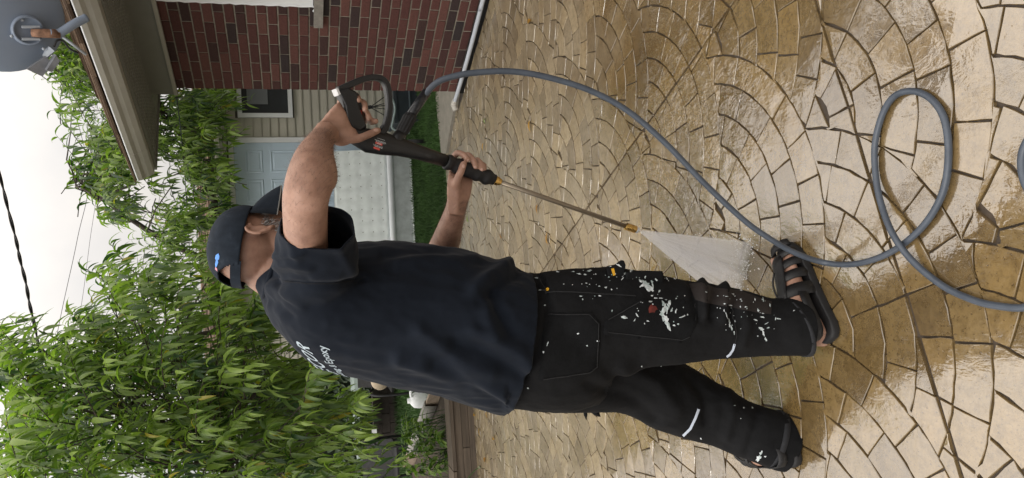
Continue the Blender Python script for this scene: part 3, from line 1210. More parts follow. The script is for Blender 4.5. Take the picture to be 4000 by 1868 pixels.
for k in range(15):
    s = bk0 + bd * (1.0 + k * .12)
    wc.append([s - bn * .03 + UP * (.15 + .02 * sin(k * 2.2)), s - bn * .004 + UP * .232, s + bn * .05 + UP * (.236 + .008 * sin(k * 1.3)), s + bn * .062 + UP * .12])
b.loft(wc, False, False, closed=False)
ob = b.build('weed_cloth', simple('grey_fabric', (.28, .27, .25, 1), .9, .1, 9), pl, True)
sm2 = ob.modifiers.new('s', 'SOLIDIFY')
sm2.thickness = .004

# white plastic jug
jug = empty('plastic_jug', gp(1672, 1555), 'white plastic jug lying on the lawn behind the planter', 'jug')
jY = gp(1672, 1555).y - .1
j0, j1 = at(1618, 1560, jY), at(1668, 1552, jY)
b = MB()
jc = at(1640, 1562, jY)
b.loft([[jc + Vector((cos(t_) * r_ * 1.0, sin(t_) * r_ * .8, z_)) for t_ in [2 * pi * i / 20 for i in range(20)]] for r_, z_ in ((.05, -.135), (.085, -.13), (.095, -.10), (.095, .02), (.085, .07), (.05, .10), (.03, .115), (.03, .14))], True, True)
b.build('body', m_white, jug, True)
b = MB()
b.tube(spline([jc + Vector((.05, -.03, .10)), jc + Vector((.12, -.05, .10)), jc + Vector((.14, -.05, .02)), jc + Vector((.09, -.03, -.05))], 6), .016, 10)
b.build('handle', m_white, jug, True)

# low brick wall behind the left lawn
gw = empty('garden_wall', (-2.8, 11.6, 0), 'low dark block wall at the back of the left lawn', 'wall')
m_block = simple('dark_block', (.075, .062, .055, 1), .9, .35, 8, .5, 60)
blk = []
for k in range(3):
    b = MB()
    b.bb((-.145 + rb.uniform(0, .004), -.1 - rb.uniform(0, .012), 0), (.145, .1, .118))
    me = b.mesh('block')
    me.materials.append(m_block)
    blk.append(me)
b = MB()
b.bb((-6, 11.62, -.04), (-1.3, 11.75, .33))
gcore = b.build('core', m_soil, gw)
for r in range(3):
    for k in range(17):
        o = bpy.data.objects.new('block', rb.choice(blk))
        COL.objects.link(o)
        o.parent = gcore
        o.matrix_basis = Matrix.Translation((-6 + .15 + k * .298 + (.149 if r % 2 else 0), 11.55, -.02 + r * .122))

# patio table and chairs
TY = 10.6
tb = empty('garden_table', (-2.3, TY + .3, 0), 'long low garden table with pale green top on black legs', 'table')
tz = at(1400, 1600, TY).z
m_ptop = simple('pale_green_top', (.40, .48, .45, 1), .3, .06, 5)
tx0, tx1 = at(1400, 1800, TY).x, at(1400, 1420, TY).x
b = MB()
b.bb((tx0, TY, tz - .035), (tx1, TY + .75, tz + .04))
b.build('table_top', m_ptop, tb)
b = MB()
b.bb((tx0 + .01, TY + .015, tz - .075), (tx1 - .01, TY + .73, tz - .0352))
b.build('frame', m_black, tb)
for sx in (tx0 + .05, tx1 - .05):
    for sy in (TY + .05, TY + .68):
        b = MB()
        b.tube([(sx, sy, -.02), (sx, sy, tz - .07)], .018, 8)
        b.build('leg', m_black, tb)


def lounge(name, lab, x, y, cush):
    e = empty(name, (x, y, 0), lab, 'chair', 'black garden chairs')
    for s in (-1, 1):
        b = MB()
        b.tube(spline([(x + s * .27, y - .25, -.02), (x + s * .28, y - .24, .25), (x + s * .28, y - .18, .48), (x + s * .28, y + .05, .53), (x + s * .27, y + .28, .42), (x + s * .26, y + .33, -.02)], 6), .017, 8)
        b.build('arm_frame', m_black, e, True)
    b = MB()
    b.bb((x - .26, y - .2, .26), (x + .26, y + .25, .285))
    b.build('seat', m_black, e)
    b = MB()
    b.prism([Vector((x - .26, y + .22, .28)), Vector((x + .26, y + .22, .28)), Vector((x + .26, y + .36, .66)), Vector((x - .26, y + .36, .66))], (0, .02, 0))
    b.build('backrest', m_black, e)
    if cush:
        mc = simple('beige_cushion', (.45, .37, .27, 1), .9, .1, 9)
        for k in range(2):
            b = MB()
            b.ellipsoid((x - .13 + .24 * k, y + .05, .40), (.13, 0, 0), (0, .08, .0), (0, 0, .12), 14, 10)
            b.build('cushion', mc, e, True)
    return e


lounge('garden_chair', 'black garden chair with beige cushions behind the man', -1.62, 9.7, True)
c2 = lounge('garden_chair', 'black curved garden chair with a white tag among the leaves', -2.78, 9.5, False)
b = MB()
tp = at(1462, 1684, 9.2)
b.bb(tp - Vector((.03, .004, .03)), tp + Vector((.03, .004, .03)))
b.build('tag', m_white, c2)

# ================================================================== FOLIAGE
def leaf_mat(name, lo, hi, yel=None):
    m = M(name, rough=.42, spec=.45)
    st = [(0.0, lo), (0.75, hi)] + ([(0.97, hi), (1.0, yel)] if yel else [])
    col = m.ramp(m.attr('rnd'), st)
    col = m.mixc(.5, col, m.ramp(m.noise(55, 3), [(.35, (.75, .8, .7, 1)), (.65, (1.2, 1.15, 1.1, 1))]), 'MULTIPLY')
    m.color(col)
    tr = m.new('ShaderNodeBsdfTranslucent')
    m.l.new(m.mixc(1.0, col, (1.35, 1.7, .6, 1), 'MULTIPLY'), tr.inputs['Color'])
    mx = m.new('ShaderNodeMixShader')
    mx.inputs[0].default_value = .42
    out = m.n['Material Output']
    m.l.new(m.b.outputs[0], mx.inputs[1])
    m.l.new(tr.outputs[0], mx.inputs[2])
    m.l.new(mx.outputs[0], out.inputs[0])
    return m.m


m_leaf = leaf_mat('peach_leaf', (.028, .068, .022, 1), (.225, .315, .070, 1), (.30, .26, .03, 1))
m_leaf2 = leaf_mat('bed_leaf', (.05, .11, .03, 1), (.16, .24, .05, 1), (.28, .18, .05, 1))
m_leaf3 = leaf_mat('ivy_leaf', (.03, .06, .035, 1), (.11, .16, .09, 1))
m_bark = simple('peach_bark', (.060, .048, .040, 1), .9, .4, 30, .6, 60)


def leaf(p, d, nrm, L, W, droop, rnd, seg=5):
    """a long folded leaf from p along d, hanging over as it goes"""
    d = d.normalized()
    side = d.cross(nrm)
    if side.length < .05:
        side = d.cross(Vector((1, 0, 0)))
    side.normalize()
    vs, fs = [], []
    pos, cur = Vector(p), d.copy()
    for k in range(seg + 1):
        t = k / seg
        w = W * (sin(pi * min(1, (t * .92 + .08)) ** .75)) * (.5 if k == 0 else 1)
        if k == seg:
            w = W * .03
        up = side.cross(cur).normalized()
        e = up * (w * .35)
        vs += [pos - side * w + e, pos, pos + side * w + e]
        if k < seg:
            a = 3 * k
            fs += [(a, a + 1, a + 4, a + 3), (a + 1, a + 2, a + 5, a + 4)]
        cur = (cur + Vector((0, 0, -1)) * droop / seg).normalized()
        pos = pos + cur * (L / seg)
    return vs, fs


def inpoly(x, y, poly):
    c = False
    n = len(poly)
    for i in range(n):
        x1, y1 = poly[i]
        x2, y2 = poly[(i + 1) % n]
        if (y1 > y) != (y2 > y) and x < (x2 - x1) * (y - y1) / (y2 - y1) + x1:
            c = not c
    return c


def proj(p):
    q = Vector(p) - CAM
    z = q.dot(FWD)
    a2, b2 = q.dot(RT) / z, q.dot(DN) / z
    a, b = cos(ROLL) * a2 + sin(ROLL) * b2, -sin(ROLL) * a2 + cos(ROLL) * b2
    return b * FPX + 2000, 1868 - (a * FPX + 934), z


def peach(name, lab, base, forks, outline, yr, ntw, Lr, rng, singles, twig_l=(.35, .6), nleaf=(13, 19), keep=None):
    """forks: main limbs as point lists; twigs fill the crown's volume, every leaf is its own blade"""
    e = empty(name, base, lab, 'tree', 'peach trees')
    b = MB()
    for pts, r0, r1 in forks:
        sp = spline(pts, 6)
        b.tube(sp, [r0 + (r1 - r0) * i / (len(sp) - 1) for i in range(len(sp))], 8)
    tr = b.build('trunk', m_bark, e, True)
    lim = []
    for pts, r0, r1 in forks:
        lim += spline(pts, 6)[4:]
    xs, ys = [p[0] for p in outline], [p[1] for p in outline]
    br, lv = MB(), []
    made = 0
    tries = 0
    while made < ntw and tries < ntw * 30:
        tries += 1
        x, y = rng.uniform(min(xs), max(xs)), rng.uniform(min(ys), max(ys))
        if not inpoly(x, y, outline):
            continue
        Y = rng.uniform(*yr)
        tip = at(x, y, Y)
        if keep and not keep(tip, rng):
            continue
        made += 1
        L = rng.uniform(*twig_l)
        near = min((q for q in rng.sample(lim, min(14, len(lim)))), key=lambda q: (q - tip).length)
        dirv = (tip - near)
        dirv = (dirv.normalized() + Vector((rng.uniform(-.5, .5), rng.uniform(-.5, .5), rng.uniform(-.1, .6)))).normalized()
        st = tip - dirv * L
        path = []
        sag = rng.uniform(-.05, .38)
        for k in range(7):
            t = k / 6
            path.append(st + dirv * (L * t) + Vector((0, 0, -1)) * (sag * L * t * t))
        br.tube(path, [.0045 * (1 - .75 * k / 6) for k in range(7)], 4, False)
        if rng.random() < .25:
            br.tube([near, (near + st) / 2 + Vector((rng.uniform(-.06, .06), rng.uniform(-.06, .06), .05)), st], [.009, .007, .0045], 5, False)
        n = rng.randint(*nleaf)
        tone = rng.uniform(-.42, .25)
        ga = rng.uniform(0, 6.28)
        for k in range(n):
            t = .10 + .9 * k / (n - 1)
            i = min(5, int(t * 6))
            p = path[i].lerp(path[i + 1], t * 6 - i)
            tg = (path[min(6, i + 1)] - path[i]).normalized()
            ga += 2.4
            a = tg.cross(UP)
            if a.length < .1:
                a = Vector((1, 0, 0))
            a.normalize()
            c = a.cross(tg)
            ga += rng.uniform(-.6, .6)
            out = a * cos(ga) + c * (sin(ga) * .8 + .15)
            d = (tg * rng.uniform(.2, .95) + out * rng.uniform(.5, 1.0) + Vector((rng.uniform(-.2, .2), rng.uniform(-.2, .2), rng.uniform(-.2, .2)))).normalized()
            LL = rng.uniform(*Lr) * (rng.uniform(.75, 1.0) if t < .85 else rng.uniform(.45, .8))
            young = .22 if t > .85 else 0
            lv.append((p, d, (UP + Vector((rng.uniform(-.6, .6), rng.uniform(-.6, .6), 0))).normalized(), LL, LL * rng.uniform(.095, .122), rng.uniform(1.2, 3.0), min(.96, max(0, rng.uniform(.15, .75) + tone + young)) if rng.random() > .012 else 1.0))
    br.build('twigs', m_bark, e)['kind'] = 'stuff'

    def vis(l):
        x, y, z = proj(l[0])
        return z if (20 < x < 3950 and 20 < y < 1850) else 99
    lv.sort(key=vis)
    crown = MB()
    for i, l in enumerate(lv):
        vs, fs = leaf(*l[:6], l[6])
        if i < singles:
            MB().add(vs, fs, l[6]).build('leaf', m_leaf, e, True)
        else:
            crown.add(vs, fs, l[6])
    o = crown.build('crown', m_leaf, e, True)
    o['kind'] = 'stuff'
    return e


HOLES2 = [(335, 390, 45), (300, 560, 40), (600, 745, 65), (745, 780, 40), (690, 960, 45), (520, 850, 55), (430, 960, 60), (250, 470, 45)]
HOLES1 = [(745, 1290, 38), (700, 1110, 40), (480, 1700, 45), (660, 1580, 50), (790, 1640, 40), (560, 1130, 45), (400, 1180, 40)]


def keep1(p, r):
    x, y, z = proj(p)
    for hx, hy, hr2 in HOLES1:
        if (x - hx) ** 2 + (y - hy) ** 2 < (hr2 * 1.25) ** 2:
            return False
    return True


def keep2(p, r):
    x, y, z = proj(p)
    for hx, hy, hr2 in HOLES2:
        if (x - hx) ** 2 + (y - hy) ** 2 < (hr2 * 1.2) ** 2:
            return False
    if x > 840 and y > 380:
        return r.random() < .18
    if x > 700:
        return r.random() < .75
    if y > 640 and x < 640:
        return r.random() < .42
    return True


rt = random.Random(21)
# the big tree beside the planter
nb_ = Vector((-2.75, 7.3, 0))
outline1 = [(-120, 1235), (40, 1190), (70, 1330), (165, 1290), (200, 1200), (280, 1210), (300, 1120), (330, 1010), (420, 940), (520, 980), (640, 960), (740, 1010), (840, 1040), (900, 1120), (1000, 1180),
            (1130, 1290), (1280, 1420), (1340, 1470), (1400, 1560), (1430, 1700), (1520, 1780), (1540, 1950), (-120, 1990)]
peach('peach_tree', 'large leafy peach tree growing over the planter and filling one side', nb_,
      [([nb_, nb_ + Vector((.05, -.05, .6)), nb_ + Vector((.2, -.3, 1.3)), nb_ + Vector((.15, -.7, 2.2)), nb_ + Vector((.2, -1.1, 3.2))], .075, .02),
       ([nb_ + Vector((.08, -.1, .7)), nb_ + Vector((.6, -.5, 1.3)), nb_ + Vector((1.1, -.6, 2.0)), nb_ + Vector((1.5, -.5, 2.8))], .05, .014),
       ([nb_ + Vector((.05, -.05, .6)), nb_ + Vector((-.3, -.9, 1.2)), nb_ + Vector((-.1, -1.6, 1.9)), nb_ + Vector((.2, -2.0, 2.5))], .05, .014),
       ([nb_ + Vector((.2, -.3, 1.3)), nb_ + Vector((.8, -.9, 1.7)), nb_ + Vector((1.2, -1.3, 2.1))], .035, .012)],
      outline1, (4.7, 7.6), 690, (.125, .205), rt, 230, (.3, .6), (13, 19), keep1)
# the farther tree in front of the shed
nf_ = Vector((-0.55, 8.3, 0))
outline2 = [(150, 270), (60, 250), (-100, 120), (-100, -80), (230, -60), (420, 300), (560, 560), (610, 640), (640, 400), (900, 300), (960, 420), (940, 480), (860, 560), (840, 660), (880, 720), (800, 860),
            (860, 960), (760, 1010), (600, 1010), (430, 1000), (330, 940), (340, 800), (270, 690), (250, 580), (190, 470), (160, 420)]


peach('peach_tree', 'slimmer peach tree farther back in front of the shed roof', nf_,
      [([nf_, nf_ + Vector((.05, -.05, .8)), nf_ + Vector((.3, -.3, 1.8)), nf_ + Vector((.7, -.5, 2.6)), nf_ + Vector((1.3, -.6, 3.3))], .06, .016),
       ([nf_ + Vector((.1, -.1, 1.0)), nf_ + Vector((-.2, -.5, 2.0)), nf_ + Vector((-.2, -.8, 3.0))], .04, .014),
       ([nf_ + Vector((.3, -.3, 1.8)), nf_ + Vector((1.2, -.4, 2.2)), nf_ + Vector((1.9, -.5, 2.5)), nf_ + Vector((2.3, -.6, 2.8))], .035, .012)],
      outline2, (6.4, 8.6), 580, (.12, .18), rt, 60, (.35, .6), (12, 17), keep2)

# leafy plant in the raised bed
bp = empty('bed_plant', (-2.0, 6.75, .11), 'leafy yellow green plant spilling over the planter boards', 'plant')
lv = MB()
stv = MB()
for k in range(70):
    x, y = rt.uniform(1560, 1745), rt.uniform(1640, 1840)
    if x > 1690 and y < 1700:
        continue
    tip = at(x, y, rt.uniform(6.45, 7.2))
    if tip.z < .13:
        continue
    ro = Vector((tip.x + rt.uniform(-.1, .1), 6.8 + rt.uniform(-.15, .15), .1))
    stv.tube([ro, (ro + tip) / 2 + UP * .04, tip], .003, 4, False)
    for j in range(5):
        a = rt.uniform(0, 6.28)
        d = Vector((cos(a), sin(a), rt.uniform(-.1, .5)))
        vs, fs = leaf(tip - UP * rt.uniform(0, .06), d, UP, rt.uniform(.06, .10), rt.uniform(.018, .03), rt.uniform(.6, 1.6), 0)
        lv.add(vs, fs, min(1, rt.uniform(.1, .97)))
lv.build('foliage', m_leaf2, bp, True)['kind'] = 'stuff'
stv.build('stems', m_leaf2, bp)
# one bare flower stalk leaning out over the patio
sk = empty('flower_stalk', (-1.95, 6.4, .2), 'single thin green stalk with a seed head leaning out of the planter', 'plant')
b = MB()
b.tube(spline([at(1820, 1880, 6.15), at(1835, 1860, 6.1), at(1855, 1838, 6.05), at(1872, 1826, 6.0)], 5), .004, 6)
b.build('stem', m_leaf2, sk)
b = MB()
b.ellipsoid(at(1873, 1825, 6.0), (.012, 0, 0), (0, .012, 0), (0, 0, .010), 8, 6)
b.build('seed_head', simple('seed_head', (.2, .22, .14, 1), .9, .2, 60), sk)
# ivy hedge behind the table
iv = empty('ivy_hedge', (-3.0, 12.2, 0), 'dark ivy hedge with pale leaves behind the garden table', 'hedge')
b = MB()
b.bb((-7, 12.3, -.04), (-1.2, 12.7, 2.3))
b.build('core', simple('hedge_core', (.012, .02, .010, 1), .95, .4, 8), iv)
b = MB()
for k in range(2600):
    p = Vector((rt.uniform(-6.6, -1.1), 12.28 - rt.uniform(0, .22), rt.uniform(0, 2.35)))
    a = rt.uniform(0, 6.28)
    vs, fs = leaf(p, Vector((cos(a), -.6, sin(a) * .6)), Vector((0, -1, .3)), rt.uniform(.08, .14), rt.uniform(.03, .05), .8, 0, 3)
    b.add(vs, fs, rt.random())
b.build('foliage', m_leaf3, iv, True)['kind'] = 'stuff'
# distant trees closing the garden
m_far = leaf_mat('far_leaf', (.025, .05, .02, 1), (.06, .10, .035, 1))
for k, (x, y, h, w, lab) in enumerate(((-7.5, 17, 5.2, 2.6, 'dark tree far behind the left garden'), (-4.4, 19, 3.4, 2.2, 'rounded far tree between the hedge and the shed'), (6.5, 17, 3.6, 2.2, 'far tree behind the brick house'))):
    e = empty('garden_tree', (x, y, 0), lab, 'tree', 'far trees')
    b = MB()
    b.tube([(x, y, -.04), (x + .1, y, h * .4), (x, y, h * .8)], [.14, .10, .04], 8)
    b.build('trunk', m_bark, e, True)
    b = MB()
    for j in range(2600):
        v = Vector((rt.gauss(0, 1), rt.gauss(0, 1), rt.gauss(0, 1))).normalized() * (rt.random() ** .45)
        f_ = .8 + .35 * noise.noise(v * 2.2 + Vector((x, y, 0)))
        p = Vector((x, y, h * .62)) + Vector((v.x * w * f_, v.y * w * f_, v.z * h * .4 * f_))
        a = rt.uniform(0, 6.28)
        vs, fs = leaf(p, Vector((cos(a), sin(a), rt.uniform(-.5, .5))), UP, rt.uniform(.16, .3), rt.uniform(.05, .09), 1.0, 0, 2)
        b.add(vs, fs, rt.random())
    b.build('crown', m_far, e, True)['kind'] = 'stuff'
# fallen leaves on the patio
m_fall = leaf_mat('fallen_leaf', (.25, .12, .03, 1), (.40, .22, .05, 1))
spots = [((2073, 78), 'small brown leaf on the patio nearest the brick wall'), ((1892, 461), 'single green leaf on the patio near the end of the drain pipe'),
         ((1889, 559), 'brown leaf on the patio just above the front hand'), ((1840, 1595), 'brown leaf at the foot of the planter nearest the man'),
         ((1856, 1622), 'second brown leaf from the man along the planter foot'), ((1900, 1604), 'brown leaf on the patio close behind the shirt hem'),
         ((1872, 1672), 'pale brown leaf on the patio a step from the planter'), ((1925, 1705), 'brown leaf lying alone on the patio farther out from the planter'),
         ((1897, 1790), 'brown leaf on the patio near the flower stalk'), ((2140, 955), 'brown leaf on the patio between the wand and the man'),
         ((1960, 930), 'brown leaf on the patio below the forearm'), ((2100, 800), 'brown leaf on the patio close beside the steel wand'),
         ((2070, 470), 'brown leaf on the patio inside the arc of the hose'), ((1830, 868), 'tiny green leaf on the patio under the forearm')]
for k, ((x, y), lab) in enumerate(spots):
    p = gp(x, y, .006)
    a = rt.uniform(0, 6.28)
    vs, fs = leaf(p, Vector((cos(a), sin(a), .35)), UP, rt.uniform(.05, .085), rt.uniform(.010, .018), .6, 0)
    b = MB().add(vs, fs, rt.random())
    green = 'green' in lab
    tag(b.build('fallen_leaf', m_leaf if green else m_fall, None, True), lab, 'leaf', 'fallen leaves on the patio')

# ================================================================== THE MAN
DG = bpy.context.evaluated_depsgraph_get


def pair_rings(pairs, seg=28, n=4):
    """rings from silhouette pairs: (pixel, pixel, distance, half-depth)"""
    cs, As, Bs = [], [], []
    for p1, p2, Y, bb_ in pairs:
        a, c = at(*p1, Y), at(*p2, Y)
        cs.append((a + c) / 2)
        As.append((a - c) / 2)
    for i, (p1, p2, Y, bb_) in enumerate(pairs):
        t = cs[min(i + 1, len(cs) - 1)] - cs[max(i - 1, 0)]
        B = t.cross(As[i]).normalized() * bb_
        if Bs and B.dot(Bs[-1]) < 0:
            B = -B
        Bs.append(B)
    cs, As, Bs = spline(cs, n), spline(As, n), spline(Bs, n)
    return [[c + A * cos(2 * pi * k / seg) + B * sin(2 * pi * k / seg) for k in range(seg)] for c, A, B in zip(cs, As, Bs)]


def cring(r):
    return sum(r, Vector()) / len(r)


def shrink(rings, f):
    out = []
    for r in rings:
        c = sum(r, Vector()) / len(r)
        out.append([c + (p - c) * f for p in r])
    return out


def remesh(mb, voxel, smooth=4, name='tmp'):
    me = mb.mesh(name)
    o = bpy.data.objects.new(name, me)
    COL.objects.link(o)
    md = o.modifiers.new('r', 'REMESH')
    md.mode = 'VOXEL'
    md.voxel_size = voxel
    md.use_smooth_shade = True
    if smooth:
        s = o.modifiers.new('s', 'SMOOTH')
        s.factor = .5
        s.iterations = smooth
    ev = o.evaluated_get(DG())
    out = bpy.data.meshes.new_from_object(ev)
    bpy.data.objects.remove(o)
    out.name = name
    return out


def cut_mesh(me, planes):
    """drop what lies beyond each (point, normal, radius) plane"""
    bm = bmesh.new()
    bm.from_mesh(me)
    for p, n, rad in planes:
        geom = [f for f in bm.faces if (f.calc_center_median() - p).length < rad]
        vs = {v for f in geom for v in f.verts}
        es = {e for f in geom for e in f.edges}
        bmesh.ops.bisect_plane(bm, geom=list(vs) + list(es) + geom, plane_co=p, plane_no=n)
        dele = [f for f in bm.faces if (f.calc_center_median() - p).dot(n) > 1e-5 and (f.calc_center_median() - p).length < rad]
        bmesh.ops.delete(bm, geom=dele, context='FACES')
    bm.to_mesh(me)
    bm.free()
    me.update()


def bvh_of(me):
    return BVHTree.FromPolygons([v.co for v in me.vertices], [tuple(p.vertices) for p in me.polygons])


def cast(bvh, x, y):
    d = ray(x, y).normalized()
    loc, nrm, _, _ = bvh.ray_cast(CAM, d)
    if loc is None:
        return None
    if nrm.dot(d) > 0:
        nrm = -nrm
    return loc, nrm


from mathutils.geometry import delaunay_2d_cdt


def patch(mb, bvh, poly, h=.002, step=14, edge=.25):
    """lay a flat patch with this outline on the surface seen there"""
    n = len(poly)
    vs = []
    for i in range(n):
        a, b = Vector(poly[i]), Vector(poly[(i + 1) % n])
        k = max(1, int((b - a).length / step))
        vs += [a.lerp(b, j / k) for j in range(k)]
    nbd = len(vs)
    xs, ys = [v.x for v in vs], [v.y for v in vs]
    x = min(xs) + step * .5
    while x < max(xs):
        y = min(ys) + step * .5
        while y < max(ys):
            if inpoly(x, y, [(v.x, v.y) for v in vs[:nbd]]) and min((Vector((x, y)) - v).length for v in vs[:nbd]) > step * .45:
                vs.append(Vector((x, y)))
            y += step
        x += step
    res = delaunay_2d_cdt(vs, [(i, (i + 1) % nbd) for i in range(nbd)], [list(range(nbd))], 1, 1e-6)
    pts, ok = [], []
    for i, v in enumerate(res[0]):
        c = cast(bvh, v.x, v.y)
        ok.append(c is not None)
        onb = min((Vector((v.x, v.y)) - w).length for w in vs[:nbd]) < .6
        pts.append(c[0] + c[1] * (h * (edge if onb else 1)) if c else Vector())
    fs = [f for f in res[2] if all(ok[i] for i in f) and max((pts[f[0]] - pts[f[1]]).length, (pts[f[1]] - pts[f[2]]).length, (pts[f[0]] - pts[f[2]]).length) < .12]
    # orient to the camera
    o = []
    for f in fs:
        f = tuple(f)
        nn = (pts[f[1]] - pts[f[0]]).cross(pts[f[2]] - pts[f[0]])
        o.append(f if nn.dot(CAM - pts[f[0]]) > 0 else f[::-1])
    mb.add(pts, o)
    return mb


def band(pts, w):
    """outline of a stripe along a pixel path"""
    P = [Vector(p) for p in pts]
    L, R_ = [], []
    for i, p in enumerate(P):
        t = (P[min(i + 1, len(P) - 1)] - P[max(i - 1, 0)]).normalized()
        nn = Vector((-t.y, t.x))
        ww = w[i] if hasattr(w, '__len__') else w
        L.append(p + nn * ww / 2)
        R_.append(p - nn * ww / 2)
    return [tuple(v) for v in L + R_[::-1]]


rm = random.Random(9)
man = empty('person', gp(3200, 1400), 'person in dark tee shirt and paint splashed work trousers spraying the patio', 'person')

# ---- materials
m_skin = M('skin', rough=.5, spec=.4)
sk_c = m_skin.ramp(m_skin.noise(22, 4, .6), [(.3, (.24, .130, .092, 1)), (.55, (.335, .195, .140, 1)), (.75, (.42, .25, .19, 1))])
m_skin.color(sk_c)
m_skin.b.inputs['Subsurface Weight'].default_value = .08
m_skin.b.inputs['Subsurface Radius'].default_value = (.01, .004, .002)
m_skin.bump(m_skin.noise(140, 4, .6), .25, .002)
m_shirt = M('navy_cotton', rough=.9, spec=.15)
m_shirt.color(m_shirt.ramp(m_shirt.noise(7, 4, .6), [(.3, (.0056, .0082, .0138, 1)), (.7, (.0090, .0125, .0200, 1))]))
m_shirt.b.inputs['Sheen Weight'].default_value = .05
m_shirt.b.inputs['Sheen Roughness'].default_value = .4
m_shirt.bump(m_shirt.noise(9, 3, .5), .35, .012)
m_shirt.bump(m_shirt.noise(420, 2), .15, .001)
m_cap = M('navy_twill', rough=.85, spec=.2)
m_cap.color(m_cap.ramp(m_cap.noise(40, 5, .7), [(.35, (.0085, .013, .020, 1)), (.6, (.0125, .0185, .028, 1)), (.78, (.026, .035, .048, 1))]))
m_cap.bump(m_cap.noise(380, 2), .25, .001)
m_pants = M('black_canvas', rough=.85, spec=.15)
m_pants.color(m_pants.ramp(m_pants.noise(10, 5, .65), [(.3, (.0042, .0044, .005, 1)), (.7, (.0085, .0088, .0098, 1))]))
m_pants.bump(m_pants.noise(7, 4, .6), .5, .02)
m_pants.bump(m_pants.noise(500, 2), .2, .001)
m_kneep = simple('worn_brown_black_knee', (.014, .010, .009, 1), .8, .25, 12, .3, 60)
m_pocket = simple('black_pocket_canvas', (.0066, .007, .0078, 1), .9, .3, 14, .4, 90, spec=.12)
m_paint = M('dried_white_paint', rough=.6, spec=.3)
m_paint.color(m_paint.ramp(m_paint.noise(45, 3), [(.3, (.22, .30, .29, 1)), (.6, (.56, .60, .62, 1))]))
m_paint = m_paint.m
m_red = simple('dried_red_paint', (.10, .012, .008, 1), .7, .4, 60)
m_refl = simple('silver_stripe', (.48, .54, .64, 1), .4, .06, 30)
m_yel = simple('yellow_tab', (.62, .33, .02, 1), .6, .1, 30)
m_stitch = simple('grey_stitching', (.012, .0125, .014, 1), .9, .3, 90)

# ---- torso silhouette pairs: back pixel, front pixel
TORSO = [((2200, 1606), (2185, 1095), 1.95, .205), ((2081, 1612), (2066, 1068), 1.95, .215), ((1943, 1612), (1965, 1028), 1.95, .222), ((1830, 1578), (1855, 990), 1.95, .222),
         ((1711, 1541), (1745, 964), 1.95, .22), ((1569, 1511), (1615, 949), 1.95, .217), ((1389, 1468), (1480, 946), 1.95, .215), ((1247, 1428), (1360, 955), 1.95, .22),
         ((1150, 1357), (1262, 975), 1.95, .215), ((1082, 1279), (1180, 985), 1.95, .19), ((1042, 1212), (1120, 985), 1.95, .145), ((1022, 1152), (1082, 985), 1.95, .088),
         ((990, 1125), (1050, 985), 1.95, .07)]
SLEEVE_R = [((1120, 1170), (1360, 1190), 1.86, .085), ((1096, 1070), (1380, 1110), 1.80, .088), ((1082, 985), (1392, 1045), 1.735, .078), ((1084, 915), (1394, 978), 1.685, .070),
            ((1096, 850), (1382, 915), 1.64, .060), ((1108, 790), (1372, 860), 1.60, .057)]
ARM_R = [((1130, 1110), (1300, 1120), 1.82, .058), ((1112, 980), (1285, 985), 1.71, .055), ((1106, 900), (1280, 900), 1.64, .052), ((1101, 800), (1283, 790), 1.57, .051), ((1104, 748), (1302, 740), 1.552, .050),
         ((1116, 699), (1320, 690), 1.572, .052), ((1145, 625), (1308, 628), 1.64, .047), ((1182, 565), (1302, 588), 1.70, .038), ((1217, 515), (1306, 563), 1.742, .029), ((1240, 482), (1325, 548), 1.765, .026)]
SLEEVE_L = [((1150, 1210), (1300, 1000), 2.12, .10), ((1260, 1190), (1370, 1000), 2.16, .095), ((1380, 1180), (1430, 1010), 2.19, .085), ((1450, 1170), (1480, 1020), 2.2, .08)]
ARM_L = [((1250, 1170), (1300, 1040), 2.15, .055), ((1450, 1160), (1450, 1040), 2.2, .052), ((1590, 1140), (1610, 1030), 2.2, .048), ((1690, 1075), (1640, 1010), 2.16, .046), ((1770, 1010), (1665, 975), 2.1, .044), ((1798, 945), (1690, 930), 2.05, .042),
         ((1808, 880), (1718, 868), 1.985, .037), ((1820, 825), (1742, 805), 1.945, .033), ((1832, 768), (1750, 748), 1.925, .031), ((1838, 728), (1758, 712), 1.922, .027)]
PELVIS = [((1900, 1580), (1915, 1060), 1.95, .185), ((2000, 1592), (2000, 1068), 1.95, .192), ((2090, 1602), (2085, 1068), 1.95, .195), ((2220, 1602), (2220, 1062), 1.95, .188), ((2320, 1575), (2320, 1075), 1.95, .15)]
LEG_R = [((2130, 1500), (2110, 1068), 1.875, .10), ((2250, 1492), (2240, 1052), 1.86, .11), ((2380, 1462), (2380, 1045), 1.85, .105), ((2500, 1435), (2490, 1062), 1.84, .10), ((2650, 1420), (2640, 1090), 1.83, .092),
         ((2760, 1405), (2750, 1106), 1.82, .086), ((2880, 1394), (2880, 1130), 1.81, .080), ((3000, 1388), (2990, 1162), 1.80, .077), ((3090, 1388), (3045, 1170), 1.79, .082), ((3165, 1388), (3080, 1168), 1.785, .088), ((3240, 1390), (3110, 1168), 1.78, .09)]
LEG_L = [((2150, 1606), (2150, 1260), 2.03, .10), ((2300, 1610), (2290, 1290), 2.05, .105), ((2430, 1612), (2410, 1330), 2.06, .10), ((2560, 1674), (2560, 1372), 2.06, .095), ((2690, 1714), (2690, 1432), 2.06, .09),
         ((2790, 1740), (2800, 1495), 2.04, .082), ((2890, 1785), (2920, 1568), 2.0, .077), ((2960, 1812), (3000, 1592), 1.975, .077), ((3015, 1830), (3085, 1622), 1.96, .08), ((3070, 1842), (3140, 1655), 1.95, .082)]

